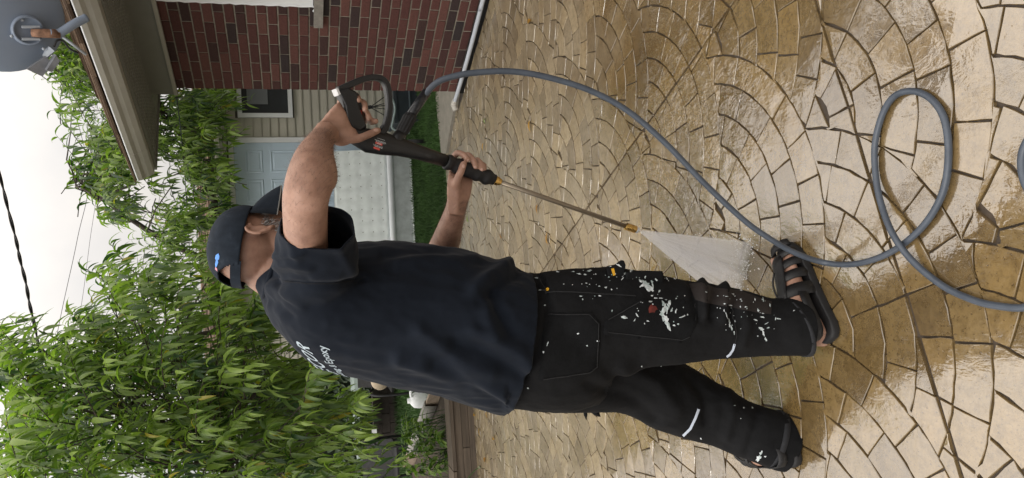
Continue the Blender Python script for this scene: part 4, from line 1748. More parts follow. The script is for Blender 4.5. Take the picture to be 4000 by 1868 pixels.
R_torso, R_sr, R_sl = pair_rings(TORSO), pair_rings(SLEEVE_R), pair_rings(SLEEVE_L)
R_ar, R_al = pair_rings(ARM_R), pair_rings(ARM_L)
R_pv, R_lr, R_ll = pair_rings(PELVIS), pair_rings(LEG_R), pair_rings(LEG_L)

# ---- gun plane (the hands close on it)
GP1, GP2 = at(1400, 430, 1.80), at(2480, 895, 2.06)
GN = (GP2 - GP1).cross(at(1430, 330, 1.80) - GP1).normalized()
if GN.dot(CAM - GP1) < 0:
    GN = -GN


def gl(x, y, h=0.0):
    return onplane(x, y, GP1, GN) + GN * h


def gv(x, y, h=0.0):
    """the same, but stepping h along the line of sight"""
    return onplane(x, y, GP1, GN) - ray(x, y).normalized() * h


# ---- head frame
HDC = at(1000, 962, 1.95)
hh, hpit = radians(36), radians(14)
HFh = Vector((cos(hh), sin(hh), 0))
HF = HFh * cos(hpit) - UP * sin(hpit)
HR = Vector((sin(hh), -cos(hh), 0))
HU = HR.cross(HF)


def hl(f, r, u):
    return HDC + HF * f + HR * r + HU * u


body = MB()
body.loft(shrink(R_torso[:14], .74) + shrink(R_torso[14:44], .87))
body.loft(R_ar)
body.loft(R_al)
body.loft(shrink(R_pv, .74))
body.loft(shrink(R_lr, .66))
body.loft(shrink(R_ll, .66))
# neck and head
body.tube(spline([at(1120, 1090, 1.95), at(1070, 1062, 1.95), at(1025, 1030, 1.95), hl(-.03, 0, -.03)], 5), [.070 - .012 * i / 15 for i in range(16)], 22)
body.ellipsoid(hl(-.004, 0, .022), HF * .094, HR * .075, HU * .082, 28, 20)
body.ellipsoid(hl(.028, 0, -.038), HF * .066, HR * .062, HU * .085, 24, 18)
body.ellipsoid(hl(.046, 0, -.092), HF * .044, HR * .044, HU * .034, 20, 14)
body.ellipsoid(hl(.102, 0, -.022), HF * .020, HR * .013, HU * .026, 12, 10)
body.ellipsoid(hl(.078, 0, .016), HF * .018, HR * .050, HU * .012, 16, 10)
body.ellipsoid(hl(.090, 0, -.060), HF * .010, HR * .026, HU * .006, 12, 8)
body.ellipsoid(hl(.091, 0, -.071), HF * .010, HR * .023, HU * .007, 12, 8)
for s in (-1, 1):
    ec = hl(-.004, s * .078, -.014)
    ea, eb = (HU * .96 - HF * .28).normalized(), (HF * .96 + HU * .28).normalized()
    body.ellipsoid(ec - HF * .002, eb * .014, HR * .007, ea * .027, 14, 10)
    hx = [ec + ea * (.031 * sin(a_)) * (1.0 if sin(a_) > 0 else .95) - eb * (.019 * cos(a_)) * (1 if sin(a_) > -.3 else .7) + HR * (s * (.010 if cos(a_) > 0 else .004)) for a_ in [-1.9 + 4.5 * k / 17 for k in range(18)]]
    body.tube(hx, [.0052] * 18, 8)
    body.ellipsoid(ec - ea * .029 + eb * .004, eb * .009, HR * .006, ea * .010, 10, 8)


def finger(pts, r):
    sp = spline(pts, 4)
    body.tube(sp, [r * (1 - .18 * i / (len(sp) - 1)) for i in range(len(sp))], 10)
    body.ellipsoid(sp[-1], Vector((r * .82, 0, 0)), Vector((0, r * .82, 0)), Vector((0, 0, r * .82)), 10, 8)


# right hand: palm behind the grip, thumb along the gun, fingers through the guard
body.loft([[gv(x, y, h) for x, y, h in rr] for rr in (
    [(1212, 520, .005), (1250, 478, .016), (1300, 500, .022), (1318, 545, .012), (1300, 560, -.012), (1255, 525, -.018)],
    [(1240, 486, .005), (1290, 440, .020), (1345, 475, .022), (1362, 540, .014), (1330, 560, -.010), (1290, 510, -.018)],
    [(1270, 448, .008), (1318, 405, .018), (1352, 440, .018), (1380, 505, .014), (1372, 550, -.004), (1318, 480, -.020)],
    [(1300, 412, .004), (1328, 392, .010), (1346, 425, .010), (1376, 492, .008), (1388, 530, .0), (1335, 445, -.020)])], True, True)
finger([gv(1335, 540, .014), gv(1385, 545, .024), gv(1430, 530, .028), gv(1468, 513, .024), gv(1476, 510, .022)], .0108)
body.ellipsoid(gv(1350, 535, .010), gv(1400, 520, .010) - gv(1350, 535, .010), Vector((0, .016, 0)), gv(1350, 570, .010) - gv(1350, 535, .010), 14, 10)
for (kx, ky), (fx, fy), (tx_, ty_), r in (((1325, 405), (1378, 372), (1400, 392), .0098), ((1338, 430), (1405, 400), (1425, 428), .0102), ((1350, 460), (1418, 440), (1440, 463), .0100), ((1362, 485), (1432, 470), (1470, 474), .0090)):
    finger([gv(kx, ky, -.020), gv((kx + fx) / 2, (ky + fy) / 2, -.034), gv(fx + 6, fy, -.026), gv(fx + 18, fy + 8, -.002), gv(tx_, ty_, .014)], r)
# left hand: under the front grip, thumb on our side
body.loft([[gv(x, y, h) for x, y, h in rr] for rr in (
    [(1752, 838, -.022), (1752, 835, -.048), (1784, 846, -.055), (1812, 848, -.047), (1812, 846, -.022), (1784, 842, -.010)],
    [(1748, 790, -.016), (1750, 788, -.046), (1790, 800, -.055), (1824, 800, -.045), (1824, 798, -.018), (1788, 798, -.002)],
    [(1745, 755, -.008), (1748, 752, -.045), (1792, 770, -.058), (1838, 768, -.045), (1838, 765, -.012), (1790, 768, .010)],
    [(1748, 700, -.004), (1752, 690, -.045), (1800, 710, -.055), (1846, 712, -.042), (1846, 715, -.012), (1795, 722, .010)],
    [(1752, 668, -.010), (1760, 660, -.042), (1805, 675, -.048), (1850, 690, -.038), (1848, 697, -.018), (1800, 690, -.004)])], True, True)
finger([gv(1782, 735, .0), gv(1785, 705, .016), gv(1800, 672, .026), gv(1808, 648, .026), gv(1812, 640, .025)], .0112)
for (kx, ky), (ox, oy), (tx_, ty_), r in (((1765, 668), (1782, 600), (1826, 624), .0100), ((1795, 676), (1822, 606), (1856, 652), .0102), ((1822, 686), (1858, 626), (1880, 662), .0094), ((1842, 692), (1880, 645), (1893, 660), .0080)):
    mx_, my_ = (kx + ox) / 2, (ky + oy) / 2
    finger([gv(kx, ky, -.036), gv(mx_ - 4, my_, -.038), gv(ox, oy, -.018), gv((ox + tx_) / 2 + 6, (oy + ty_) / 2 - 8, .006), gv(tx_, ty_, .016)], r)

body.ellipsoid(at(1215, 775, 1.53), (.030, 0, 0), (0, .022, 0), (0, 0, .030), 16, 12)

# ---- feet
FT = {}


def foot(key, heel, toe):
    L = (toe - heel).length
    fd = (toe - heel).normalized()
    fr_ = fd.cross(UP)
    FT[key] = (heel, fd, fr_, L)
    z0 = .026
    rings = []
    for t, w, h in ((.03, .020, .030), (.07, .028, .048), (.15, .033, .066), (.28, .033, .085), (.42, .036, .078), (.56, .041, .060), (.70, .045, .044), (.80, .045, .034), (.87, .038, .026)):
        c = heel + fd * (L * t) + UP * z0
        ring = []
        for k in range(18):
            a = 2 * pi * k / 18
            ring.append(c + fr_ * (w * cos(a)) + UP * (h * .5 + h * .5 * sin(a) * (1 if sin(a) > 0 else 1)))
        rings.append(ring)
    body.loft(rings)
    for k in range(5):
        o = (-.034 + .017 * k)
        side = 1 if key == 'R' else -1           # big toe towards the other foot
        big = (k == (0 if side == 1 else 4))
        ln = (.965, .95, .93, .90, .87)[k if side == 1 else 4 - k]
        r = .0125 if big else .0088
        body.tube([heel + fd * (L * .80) + fr_ * o + UP * (z0 + r), heel + fd * (L * (ln - .03)) + fr_ * o + UP * (z0 + r * 1.25), heel + fd * (L * ln) + fr_ * o + UP * (z0 + r * .8)], [r, r, r * .7], 8)
    an = heel + fd * (L * .17)
    rr = R_lr if key == 'R' else R_ll
    k1, k2 = (cring(rr[33]), cring(rr[28])) if key == 'R' else (cring(rr[31]), cring(rr[26]))
    body.tube(spline([an + UP * .045, an.lerp(k1, .5) + UP * .03, k1, k2], 4), [.040] * 5 + [.042] * 8, 18)


foot('R', gp(3262, 1318), gp(3080, 968))
hL = gp(3128, 1772)
foot('L', hL, hL + Vector((-.20, 1, 0)).normalized() * .285)
me_body = remesh(body, .0040, 5, 'body')
ob_body = put('body', me_body, m_skin.m, man, True)
bvh_body = bvh_of(me_body)

# ---- hair on the forearms: short fine strands lying on the skin
hair = MB()
for rr, n_, lo in ((R_ar, 3800, 6), (R_al, 3400, 14)):
    lim_pts = [sum(r, Vector()) / len(r) for r in rr]
    for k in range(n_):
        i = min(len(rr) - 6, int(lo + (len(rr) - 6 - lo) * rm.random() ** .7))
        j = rm.randrange(len(rr[0]))
        p = rr[i][j].lerp(rr[i + 1][(j + 1) % len(rr[0])], rm.random())
        loc, nrm, _, _ = bvh_body.find_nearest(p)
        ax = (lim_pts[i + 1] - lim_pts[i]).normalized()
        d = (ax * .9 + nrm * .35 + Vector((rm.uniform(-.8, .8), rm.uniform(-.8, .8), rm.uniform(-.9, .5)))).normalized()
        s = d.cross(nrm).normalized() * .00017
        L = rm.uniform(.008, .016)
        hair.add([loc - s, loc + s, loc + d * L], [(0, 1, 2)])
hair.build('arm_hair', simple('dark_arm_hair', (.12, .076, .058, 1), .7, .2, 20), ob_body)['kind'] = 'stuff'
for s in (-1, 1):
    b = MB()
    b.ellipsoid(hl(.078, s * .031, -.004), HF * .013, HR * .013, HU * .011, 12, 8)
    eo = b.build('eye', simple('eye_white', (.6, .57, .54, 1), .2, .05, 9), ob_body, True)
    b = MB()
    b.ellipsoid(hl(.0875, s * .031, -.005), HF * .004, HR * .005, HU * .005, 10, 8)
    b.build('iris', simple('brown_iris', (.04, .022, .012, 1), .2, .1, 9), eo, True)
# nails
nl = simple('nail', (.46, .29, .23, 1), .35, .06, 30)
for x, y, rx, ry, h in ((1469, 509, 11, 6, .0), (1424, 434, 6, 7, 0), (1438, 470, 6, 7, 0), (1811, 650, 6, 8, 0), (1828, 627, 5, 7, 0), (1856, 655, 6, 7, 0), (1882, 664, 5, 7, 0)):
    b = MB()
    patch(b, bvh_body, [(x + rx * cos(a_), y + ry * sin(a_)) for a_ in [2 * pi * k / 10 for k in range(10)]], .0012, 5, .3)
    if b.f:
        b.build('fingernail', nl, ob_body, True)


# ---- beard: short grey bristles over the jaw
bd_ = MB()
for k in range(4200):
    f_, r_, u_ = rm.uniform(-.01, .11), rm.uniform(-.075, .075), rm.uniform(-.125, -.008)
    if f_ < .03 and u_ < -.085 - (f_ - .03) * .3:
        continue
    if u_ > -.052 and f_ > .045:
        continue
    loc, nrm, _, _ = bvh_body.find_nearest(hl(f_, r_, u_))
    q = loc - HDC
    if not (-.015 < q.dot(HF) and q.dot(HU) < -.006 and q.dot(HF) > .012):
        continue
    d = (nrm * .7 - HU * .8 + Vector((rm.uniform(-.4, .4), rm.uniform(-.4, .4), rm.uniform(-.4, .4)))).normalized()
    s = d.cross(nrm).normalized() * .0012
    L = rm.uniform(.008, .016)
    bd_.add([loc - s, loc + s, loc + d * L], [(0, 1, 2)], rm.random())
mbd = M('grey_beard', rough=.8, spec=.2)
mbd.color(mbd.ramp(mbd.attr('rnd'), [(0, (.06, .05, .045, 1)), (.45, (.22, .20, .19, 1)), (1, (.50, .49, .48, 1))]))
bo = bd_.build('beard', mbd.m, man)
bo['label'] = 'short grey beard'
bo['kind'] = 'stuff'

# ---- cap
cap = MB()
CA, CB, CH = .107, .087, .090
cz0 = .018
NU, NV = 144, 40


def capf(t, a):
    """dome point: t 0 at the edge, 1 at the button; a 0 at the front"""
    ph = t * pi / 2
    bulge = 1 + .02 * sin(pi * t)
    return hl(-.006 + CA * cos(a) * cos(ph) ** .85 * bulge, CB * sin(a) * cos(ph) ** .85 * bulge, cz0 + CH * sin(ph) ** .95 + .006 * cos(a) * (1 - t))


vs, fs = [], []
for j in range(NV + 1):
    for i in range(NU):
        a = 2 * pi * i / NU
        p = capf(min(j / NV, .995), a)
        seam = min(abs((a / (pi / 3)) % 1), abs(1 - (a / (pi / 3)) % 1))
        c = (p - hl(-.006, 0, .03)).normalized()
        p = p - c * .0014 * math.exp(-(seam * 30) ** 2) + c * .0016 * noise.noise(p * 28)
        vs.append(p)
for j in range(NV):
    for i in range(NU):
        a = 2 * pi * (i + .5) / NU
        da_ = abs(a - pi)
        t = (j + .5) / NV
        if (da_ / .60) ** 2 + (t / .36) ** 2 < 1:
            continue                          # the half-moon opening at the back
        k = (i + 1) % NU
        fs.append((j * NU + i, j * NU + k, (j + 1) * NU + k, (j + 1) * NU + i))
cap.add(vs, fs)
ob_cap = cap.build('cap', m_cap.m, man, True)
md = ob_cap.modifiers.new('t', 'SOLIDIFY')
md.thickness = .003
md.offset = -1
ob_cap['label'] = 'dark navy baseball cap with a blue motif at the back'
bvh_cap = bvh_of(ob_cap.data)

q = MB()                                       # strap
rings = []
for k in range(25):
    a = pi - .70 + 1.40 * k / 24
    lo = capf(0, a)
    c = (lo - hl(-.006, 0, lo.dot(HU) - HDC.dot(HU))).normalized()
    rings.append([lo + c * .0025 - HU * .004, lo + c * .0025 + HU * .020, lo - c * .001 + HU * .020, lo - c * .001 - HU * .004])
q.loft(rings)
q.build('strap', m_cap.m, ob_cap)
q = MB()                                       # peak
NP, NQ = 25, 8
top, bot = [], []
for j in range(NQ + 1):
    t = j / NQ
    row = []
    for i in range(NP):
        s = -1 + 2 * i / (NP - 1)
        a = s * 1.12
        e = capf(0, a)
        ext = .088 * (1 - .25 * s * s) * (1 - abs(s) ** 6 * .9)
        p = e + HF * (ext * t) - HU * (.036 * t * t + .020 * s * s * t + .006 * t)
        row.append(p)
    top.append(row)
for j in range(NQ + 1):
    bot.append([p - HU * .004 for p in top[j]])
vs = [p for r in top for p in r] + [p for r in bot for p in r]
fs = []
o2 = (NQ + 1) * NP
for j in range(NQ):
    for i in range(NP - 1):
        a = j * NP + i
        fs.append((a, a + 1, a + NP + 1, a + NP))
        fs.append((o2 + a, o2 + a + NP, o2 + a + NP + 1, o2 + a + 1))
for i in range(NP - 1):
    a = NQ * NP + i
    fs.append((a, a + 1, o2 + a + 1, o2 + a))
for j in range(NQ):
    for i in (0, NP - 1):
        a = j * NP + i
        fs.append((a, a + NP, o2 + a + NP, o2 + a))
q.add(vs, fs)
pk = q.build('peak', m_cap.m, ob_cap, True)
q = MB()
q.tube([p - HU * .003 for p in top[NQ]], .0016, 6)
q.build('peak_piping', simple('pale_piping', (.16, .155, .145, 1), .8, .1, 30), pk, True)
q = MB()
q.ellipsoid(capf(1, 0), HF * .008, HR * .008, HU * .005, 10, 8)
q.build('button', m_cap.m, ob_cap, True)
q = MB()                                       # embroidered motif
patch(q, bvh_cap, [(858, 990), (862, 1000), (861, 1012), (856, 1016), (858, 1024), (853, 1036), (848, 1046), (846, 1030), (849, 1016), (846, 1010), (848, 998)], .0048, 6, .9)
q.build('motif', simple('blue_thread', (.10, .28, .72, 1), .6, .25, 90), ob_cap)
q = MB()
patch(q, bvh_cap, [(847, 1040), (853, 1046), (858, 1055), (856, 1058), (846, 1050)], .0048, 6, .9)
if q.f:
    q.build('motif_base', simple('pink_thread', (.55, .25, .30, 1), .6, .2, 90), ob_cap)

# ---- shirt
sh = MB()
sh.loft(R_torso)
sh.loft(R_sr)
sh.loft(R_sl)
me_shirt = remesh(sh, .0062, 8, 'shirt')


sr_end, sr_prev = cring(R_sr[16]), cring(R_sr[14])
sl_end, sl_prev = cring(R_sl[-3]), cring(R_sl[-5])
cut_mesh(me_shirt, [(sr_end, (sr_end - sr_prev).normalized(), .16), (sl_end, (sl_end - sl_prev).normalized(), .16),
                    (cring(R_torso[6]), (cring(R_torso[4]) - cring(R_torso[8])).normalized() + Vector((0, -.10, 0)), .5),
                    (cring(R_torso[44]), (cring(R_torso[44]) - cring(R_torso[40])).normalized() + HF * .2, .13)])
FOLDS = [([(1850, 1130), (1920, 1075), (1985, 1038)], .014, 26), ([(1880, 1180), (1960, 1110), (2020, 1070)], -.009, 24), ([(1560, 1030), (1700, 1010), (1850, 1015)], .006, 22),
         ([(1500, 1000), (1620, 985), (1740, 990)], -.005, 18), ([(1560, 1400), (1700, 1440), (1830, 1480), (1950, 1530), (2040, 1590)], .012, 30), ([(1640, 1290), (1730, 1350), (1830, 1420), (1920, 1450)], .010, 30),
         ([(1700, 1420), (1850, 1500), (1960, 1580)], -.010, 26), ([(1780, 1340), (1880, 1370), (1980, 1430), (2050, 1480)], -.010, 30), ([(1850, 1290), (1930, 1330), (2030, 1380), (2080, 1450)], .010, 28),
         ([(1890, 1180), (1900, 1250), (1930, 1310)], .008, 26), ([(1930, 1140), (1945, 1210), (1990, 1290)], -.008, 24), ([(1100, 1110), (1200, 1108), (1300, 1108), (1420, 1090)], -.006, 14),
         ([(1060, 1010), (1120, 990), (1180, 985)], .005, 14), ([(1075, 1040), (1140, 1030), (1210, 1045)], .005, 16), ([(1070, 1080), (1130, 1075), (1200, 1085)], -.004, 14), ([(1060, 1120), (1120, 1140), (1180, 1190)], .006, 22),
         ([(1045, 1170), (1090, 1190), (1140, 1240)], -.005, 18), ([(1120, 900), (1150, 960), (1170, 1010)], .004, 16), ([(1300, 930), (1340, 1000), (1370, 1060)], .005, 22)]


def seg_d(p, a, b):
    ab, ap = b - a, p - a
    t = max(0, min(1, ap.dot(ab) / max(1e-9, ab.dot(ab))))
    return (ap - ab * t).length


def wrinkle(me, folds, amp, seed, stretch=Vector((1, 1, .45)), freq=9, hemz=None):
    nrm = [Vector(v.normal) for v in me.vertices]
    F_ = [([Vector(p) for p in pts], a, w) for pts, a, w in folds]
    for v, n in zip(me.vertices, nrm):
        p = v.co
        s = Vector((p.x * stretch.x, p.y * stretch.y, p.z * stretch.z)) * freq + Vector((seed, 0, 0))
        h = noise.noise(s)
        h = (1 - abs(noise.noise(s * 1.3 + Vector((3, 7, 1)))) * 2) * .5 + h * .5
        d = amp * h + amp * .5 * noise.noise(s * 2.6) + amp * .35 * (1 - 2 * abs(noise.noise(Vector((s.x * 3 + s.z * 2, s.y * 3, s.z * 5 - s.x * 2)))))
        if n.dot(CAM - p) > 0:
            x, y, z = proj(p)
            q = Vector((x, y))
            for pts, a, w in F_:
                if abs(pts[0].x - x) > 420 or abs(pts[0].y - y) > 420:
                    continue
                dd = min(seg_d(q, pts[i], pts[i + 1]) for i in range(len(pts) - 1))
                if dd < w * 2.6:
                    d += 1.5 * a * math.exp(-(dd / w) ** 2)
        v.co = p + n * d
    me.update()


wrinkle(me_shirt, FOLDS, .0060, 2.0)
ob_shirt = put('shirt', me_shirt, m_shirt.m, man, True)
ob_shirt['label'] = 'dark navy tee shirt with pale print across the back'
md = ob_shirt.modifiers.new('t', 'SOLIDIFY')
md.thickness = .003
md.offset = -1
bvh_shirt = bvh_of(me_shirt)
# collar rib
q = MB()
cr = R_torso[43]
cc = cring(cr)
q.tube([cc + (p - cc) * 1.0 for p in cr] + [cr[0]], .0065, 8, False)
q.build('collar', m_shirt.m, ob_shirt, True)

m_seam = simple('navy_seam', (.0035, .005, .009, 1), .95, .2, 60)
for pts, w in (([(1112, 1098), (1200, 1108), (1300, 1108), (1400, 1094), (1432, 1080)], 5), ([(1112, 872), (1160, 905), (1230, 932), (1300, 945), (1360, 938)], 4)):
    q = MB()
    patch(q, bvh_shirt, band(pts, w), .0012, 8, 1)
    if q.f:
        q.build('seam', m_seam, ob_shirt, True)

# ---- print on the back: lettering as text laid on the cloth
def lettering(txt, path, size, name, shear=.25, shift=0.0):
    """text whose baseline runs along a pixel path on the shirt; letters stand towards the neck"""
    cu = bpy.data.curves.new('t', 'FONT')
    cu.body = txt
    cu.size = 1.0
    cu.shear = shear
    cu.offset = .012
    cu.resolution_u = 3
    to = bpy.data.objects.new('t', cu)
    COL.objects.link(to)
    me = bpy.data.meshes.new_from_object(to.evaluated_get(DG()))
    bpy.data.objects.remove(to)
    xs = [v.co.x for v in me.vertices]
    x1 = max(xs)
    (ax, ay), (bx, by), (ux, uy) = path             # right end of the baseline, a point to its left, and the up step
    for v in me.vertices:
        # surface distances: walk left from the right end on the shirt's curve round the back
        s, h = (x1 - v.co.x) * size, v.co.y * size
        v.co = text_point(ax, ay, bx, by, ux, uy, s, h)
    me.update()
    ob = put(name, me, m_print, ob_shirt)
    return ob


m_print = simple('pale_blue_print', (.36, .43, .48, 1), .7, .12, 60)


def text_point(ax, ay, bx, by, ux, uy, s, h):
    """start on the surface at the right end, go s round the back and h up, staying on the cloth"""
    c0 = cast(bvh_shirt, ax, ay)
    p, n = c0
    updir = (cast(bvh_shirt, ax + ux, ay + uy)[0] - p).normalized()
    left = (cast(bvh_shirt, bx, by)[0] - p).normalized()
    for tot, d in ((h, updir), (s, left)):
        k = max(1, int(abs(tot) / .008))
        dd = d.copy()
        for _ in range(k):
            dd = (dd - n * dd.dot(n)).normalized()
            pp = p + dd * (tot / k)
            loc, nn, _, _ = bvh_shirt.find_nearest(pp)
            if nn.dot(n) < 0:
                nn = -nn
            p, n = loc, nn
    return p + n * .0016


lettering('Coating & Epoxy', ((1272, 1345), (1292, 1400), (-28, 4)), .030, 'print_line', .25)
lettering('DECOR', ((1205, 1352), (1230, 1392), (-26, -12)), .052, 'print_line', .35)

# ---- trousers
tr = MB()
tr.loft(R_pv)
tr.loft(R_lr)
tr.loft(R_ll)
me_tr = remesh(tr, .0075, 5, 'trousers')
cut_mesh(me_tr, [(cring(R_lr[36]), (cring(R_lr[36]) - cring(R_lr[33])).normalized(), .2), (cring(R_ll[34]), (cring(R_ll[34]) - cring(R_ll[31])).normalized(), .2)])
TF = [([(2700, 1105), (2715, 1160), (2720, 1230)], -.008, 14), ([(2740, 1100), (2748, 1160), (2745, 1230)], .010, 18), ([(2786, 1122), (2788, 1170), (2780, 1240)], -.010, 14), ([(2830, 1112), (2832, 1170), (2820, 1250)], .010, 18),
      ([(2870, 1125), (2868, 1180), (2860, 1240)], -.007, 14), ([(2110, 1080), (2150, 1200), (2130, 1300), (2050, 1470)], -.008, 16), ([(2440, 1440), (2560, 1500), (2640, 1600)], .010, 30), ([(2300, 1500), (2480, 1560), (2560, 1640)], -.008, 26),
      ([(2700, 1480), (2760, 1560), (2760, 1650)], -.008, 22), ([(2840, 1540), (2860, 1620), (2840, 1700)], .008, 22), ([(2650, 1250), (2750, 1290), (2850, 1290)], .005, 26), ([(2900, 1200), (2920, 1270), (2900, 1340)], .006, 20), ([(2960, 1600), (2950, 1680), (2920, 1760)], -.006, 18)]
wrinkle(me_tr, TF, .0045, 11.0, Vector((1, 1, .6)), 7)
ob_tr = put('trousers', me_tr, m_pants.m, man, True)
ob_tr['label'] = 'black work trousers splashed with white paint'
md = ob_tr.modifiers.new('t', 'SOLIDIFY')
md.thickness = .004
md.offset = -1
bvh_tr = bvh_of(me_tr)


def tpatch(name, poly, h, m, step=16, edge=.2, parent=None, bv=None):
    q_ = MB()
    patch(q_, bv or bvh_tr, poly, h, step, edge)
    if q_.f:
        return q_.build(name, m, parent or ob_tr, True)


pk1 = tpatch('back_pocket', [(2125, 1222), (2312, 1218), (2346, 1262), (2345, 1330), (2335, 1440), (2305, 1462), (2200, 1475), (2105, 1488)], .005, m_pocket)
pk2 = tpatch('cargo_pocket', [(2357, 1290), (2362, 1255), (2500, 1168), (2560, 1172), (2726, 1178), (2724, 1262), (2692, 1325), (2660, 1338), (2500, 1322), (2357, 1308)], .006, m_pocket)
def pouch(name, poly, Y, d, m):
    q_ = MB()
    c = Vector((sum(p[0] for p in poly) / len(poly), sum(p[1] for p in poly) / len(poly)))
    ins = [c + (Vector(p) - c) * .93 for p in poly]
    q_.loft([[at(p.x, p.y, Y - .004) for p in ins], [at(*p, Y) for p in poly], [at(*p, Y + d) for p in poly]])
    o_ = q_.build(name, m, ob_tr)
    b_ = o_.modifiers.new('b', 'BEVEL')
    b_.width, b_.segments = .003, 2
    return o_


pouch('tool_pocket', [(2368, 1040), (2400, 1034), (2425, 1016), (2438, 1018), (2444, 1036), (2440, 1068), (2430, 1092), (2378, 1102)], 1.795, .09, m_pocket)
pouch('nail_pocket', [(2446, 1062), (2500, 1057), (2588, 1059), (2594, 1082), (2588, 1148), (2566, 1152), (2500, 1118), (2440, 1098)], 1.785, .09, m_pocket)
kn = tpatch('knee_panel', [(2690, 1108), (2740, 1104), (2800, 1126), (2880, 1132), (2960, 1160), (3015, 1178), (3012, 1228), (2960, 1222), (2850, 1200), (2760, 1185), (2714, 1170)], .0025, m_kneep, 12)
for pts in ([(2130, 1232), (2300, 1230), (2335, 1268), (2334, 1330), (2326, 1432), (2300, 1452), (2120, 1478)], [(2372, 1250), (2500, 1180)], [(2368, 1296), (2500, 1310), (2660, 1326), (2690, 1312)], [(2712, 1190), (2712, 1255)], [(2115, 1142), (2300, 1148), (2480, 1160)],
            [(2852, 1200), (2862, 1260), (2872, 1310), (2866, 1345)], [(2098, 1080), (2130, 1130), (2135, 1155)]):
    tpatch('stitching', band(pts, 3.5), .0075, m_stitch, 10, 1.0)
# second tool loops on the far hip
q = MB()
for pts in ([(2215, 1610), (2250, 1608), (2300, 1612)],):
    pass
for (x, y), (x2, y2), w in (((2285, 1600), (2290, 1640), 10), ((2318, 1602), (2345, 1628), 16)):
    a, b_ = at(x, y, 2.08), at(x2, y2, 2.09)
    q = MB()
    q.tube([a, (a + b_) / 2, b_], [w / 1500, w / 1700, .001], 8)
    q.build('tool_loop', m_pocket, ob_tr, True)
tpatch('stripe', band([(2869, 1343), (2862, 1366), (2850, 1384), (2838, 1393)], 9), .002, m_refl, 7, .8)
tpatch('stripe', band([(2728, 1598), (2716, 1632), (2696, 1674), (2668, 1702)], 10), .002, m_refl, 7, .8)
q = MB()
q.prism([at(x, y, 1.7895) for x, y in ((2388, 1050), (2398, 1048), (2405, 1074), (2396, 1078))], (0, .004, 0))
q.build('yellow_tab', m_yel, ob_tr)
tpatch('yellow_rivet', [(2141 + 6 * cos(a_), 1131 + 6 * sin(a_)) for a_ in [2 * pi * k / 10 for k in range(10)]], .004, m_yel, 5, .7)
tpatch('red_stain', [(2545 + 18 * cos(a_) + rm.uniform(-4, 4), 1208 + 16 * sin(a_) + rm.uniform(-4, 4)) for a_ in [2 * pi * k / 14 for k in range(14)]], .0075, m_red, 7, .9)
# cuffs and their straps
m_strap = simple('charcoal_webbing', (.014, .015, .018, 1), .85, .2, 30)
for rr, k0, k1, fx in ((R_lr, 34, 35, 1.045), (R_ll, 30, 31, 1.05)):
    q = MB()
    q.loft(shrink(rr[k0:k1 + 1], fx), False, False)
    o = q.build('cuff_strap', m_strap, ob_tr, True)
    mdf = o.modifiers.new('t', 'SOLIDIFY')
    mdf.thickness = .005
# paint
jb = [(o_.data, o_) for o_ in ob_tr.children if o_.name.startswith(('tool_pocket', 'nail_pocket'))]
vs_, fs_ = [v.co.copy() for v in me_tr.vertices], [tuple(p.vertices) for p in me_tr.polygons]
for d_, _ in jb:
    k_ = len(vs_)
    vs_ += [v.co.copy() for v in d_.vertices]
    fs_ += [tuple(i + k_ for i in p.vertices) for p in d_.polygons]
pk_ = [o_ for o_ in ob_tr.children if o_.name.startswith(('back_pocket', 'cargo_pocket', 'knee_panel'))]
for o_ in pk_:
    k_ = len(vs_)
    vs_ += [v.co.copy() for v in o_.data.vertices]
    fs_ += [tuple(i + k_ for i in p.vertices) for p in o_.data.polygons]
bvh_paint = BVHTree.FromPolygons(vs_, fs_)
sp = MB()


def blob(x, y, rx, ry=None, rot=0, h=.003):
    ry = ry or rx
    pts = []
    for k in range(14):
        a = 2 * pi * k / 14
        f = rm.uniform(.45, 1.35)
        dx, dy = rx * f * cos(a), ry * f * sin(a)
        pts.append((x + dx * cos(rot) - dy * sin(rot), y + dx * sin(rot) + dy * cos(rot)))
    patch(sp, bvh_paint, pts, h, max(5, min(rx, ry) * 1.2), .6)


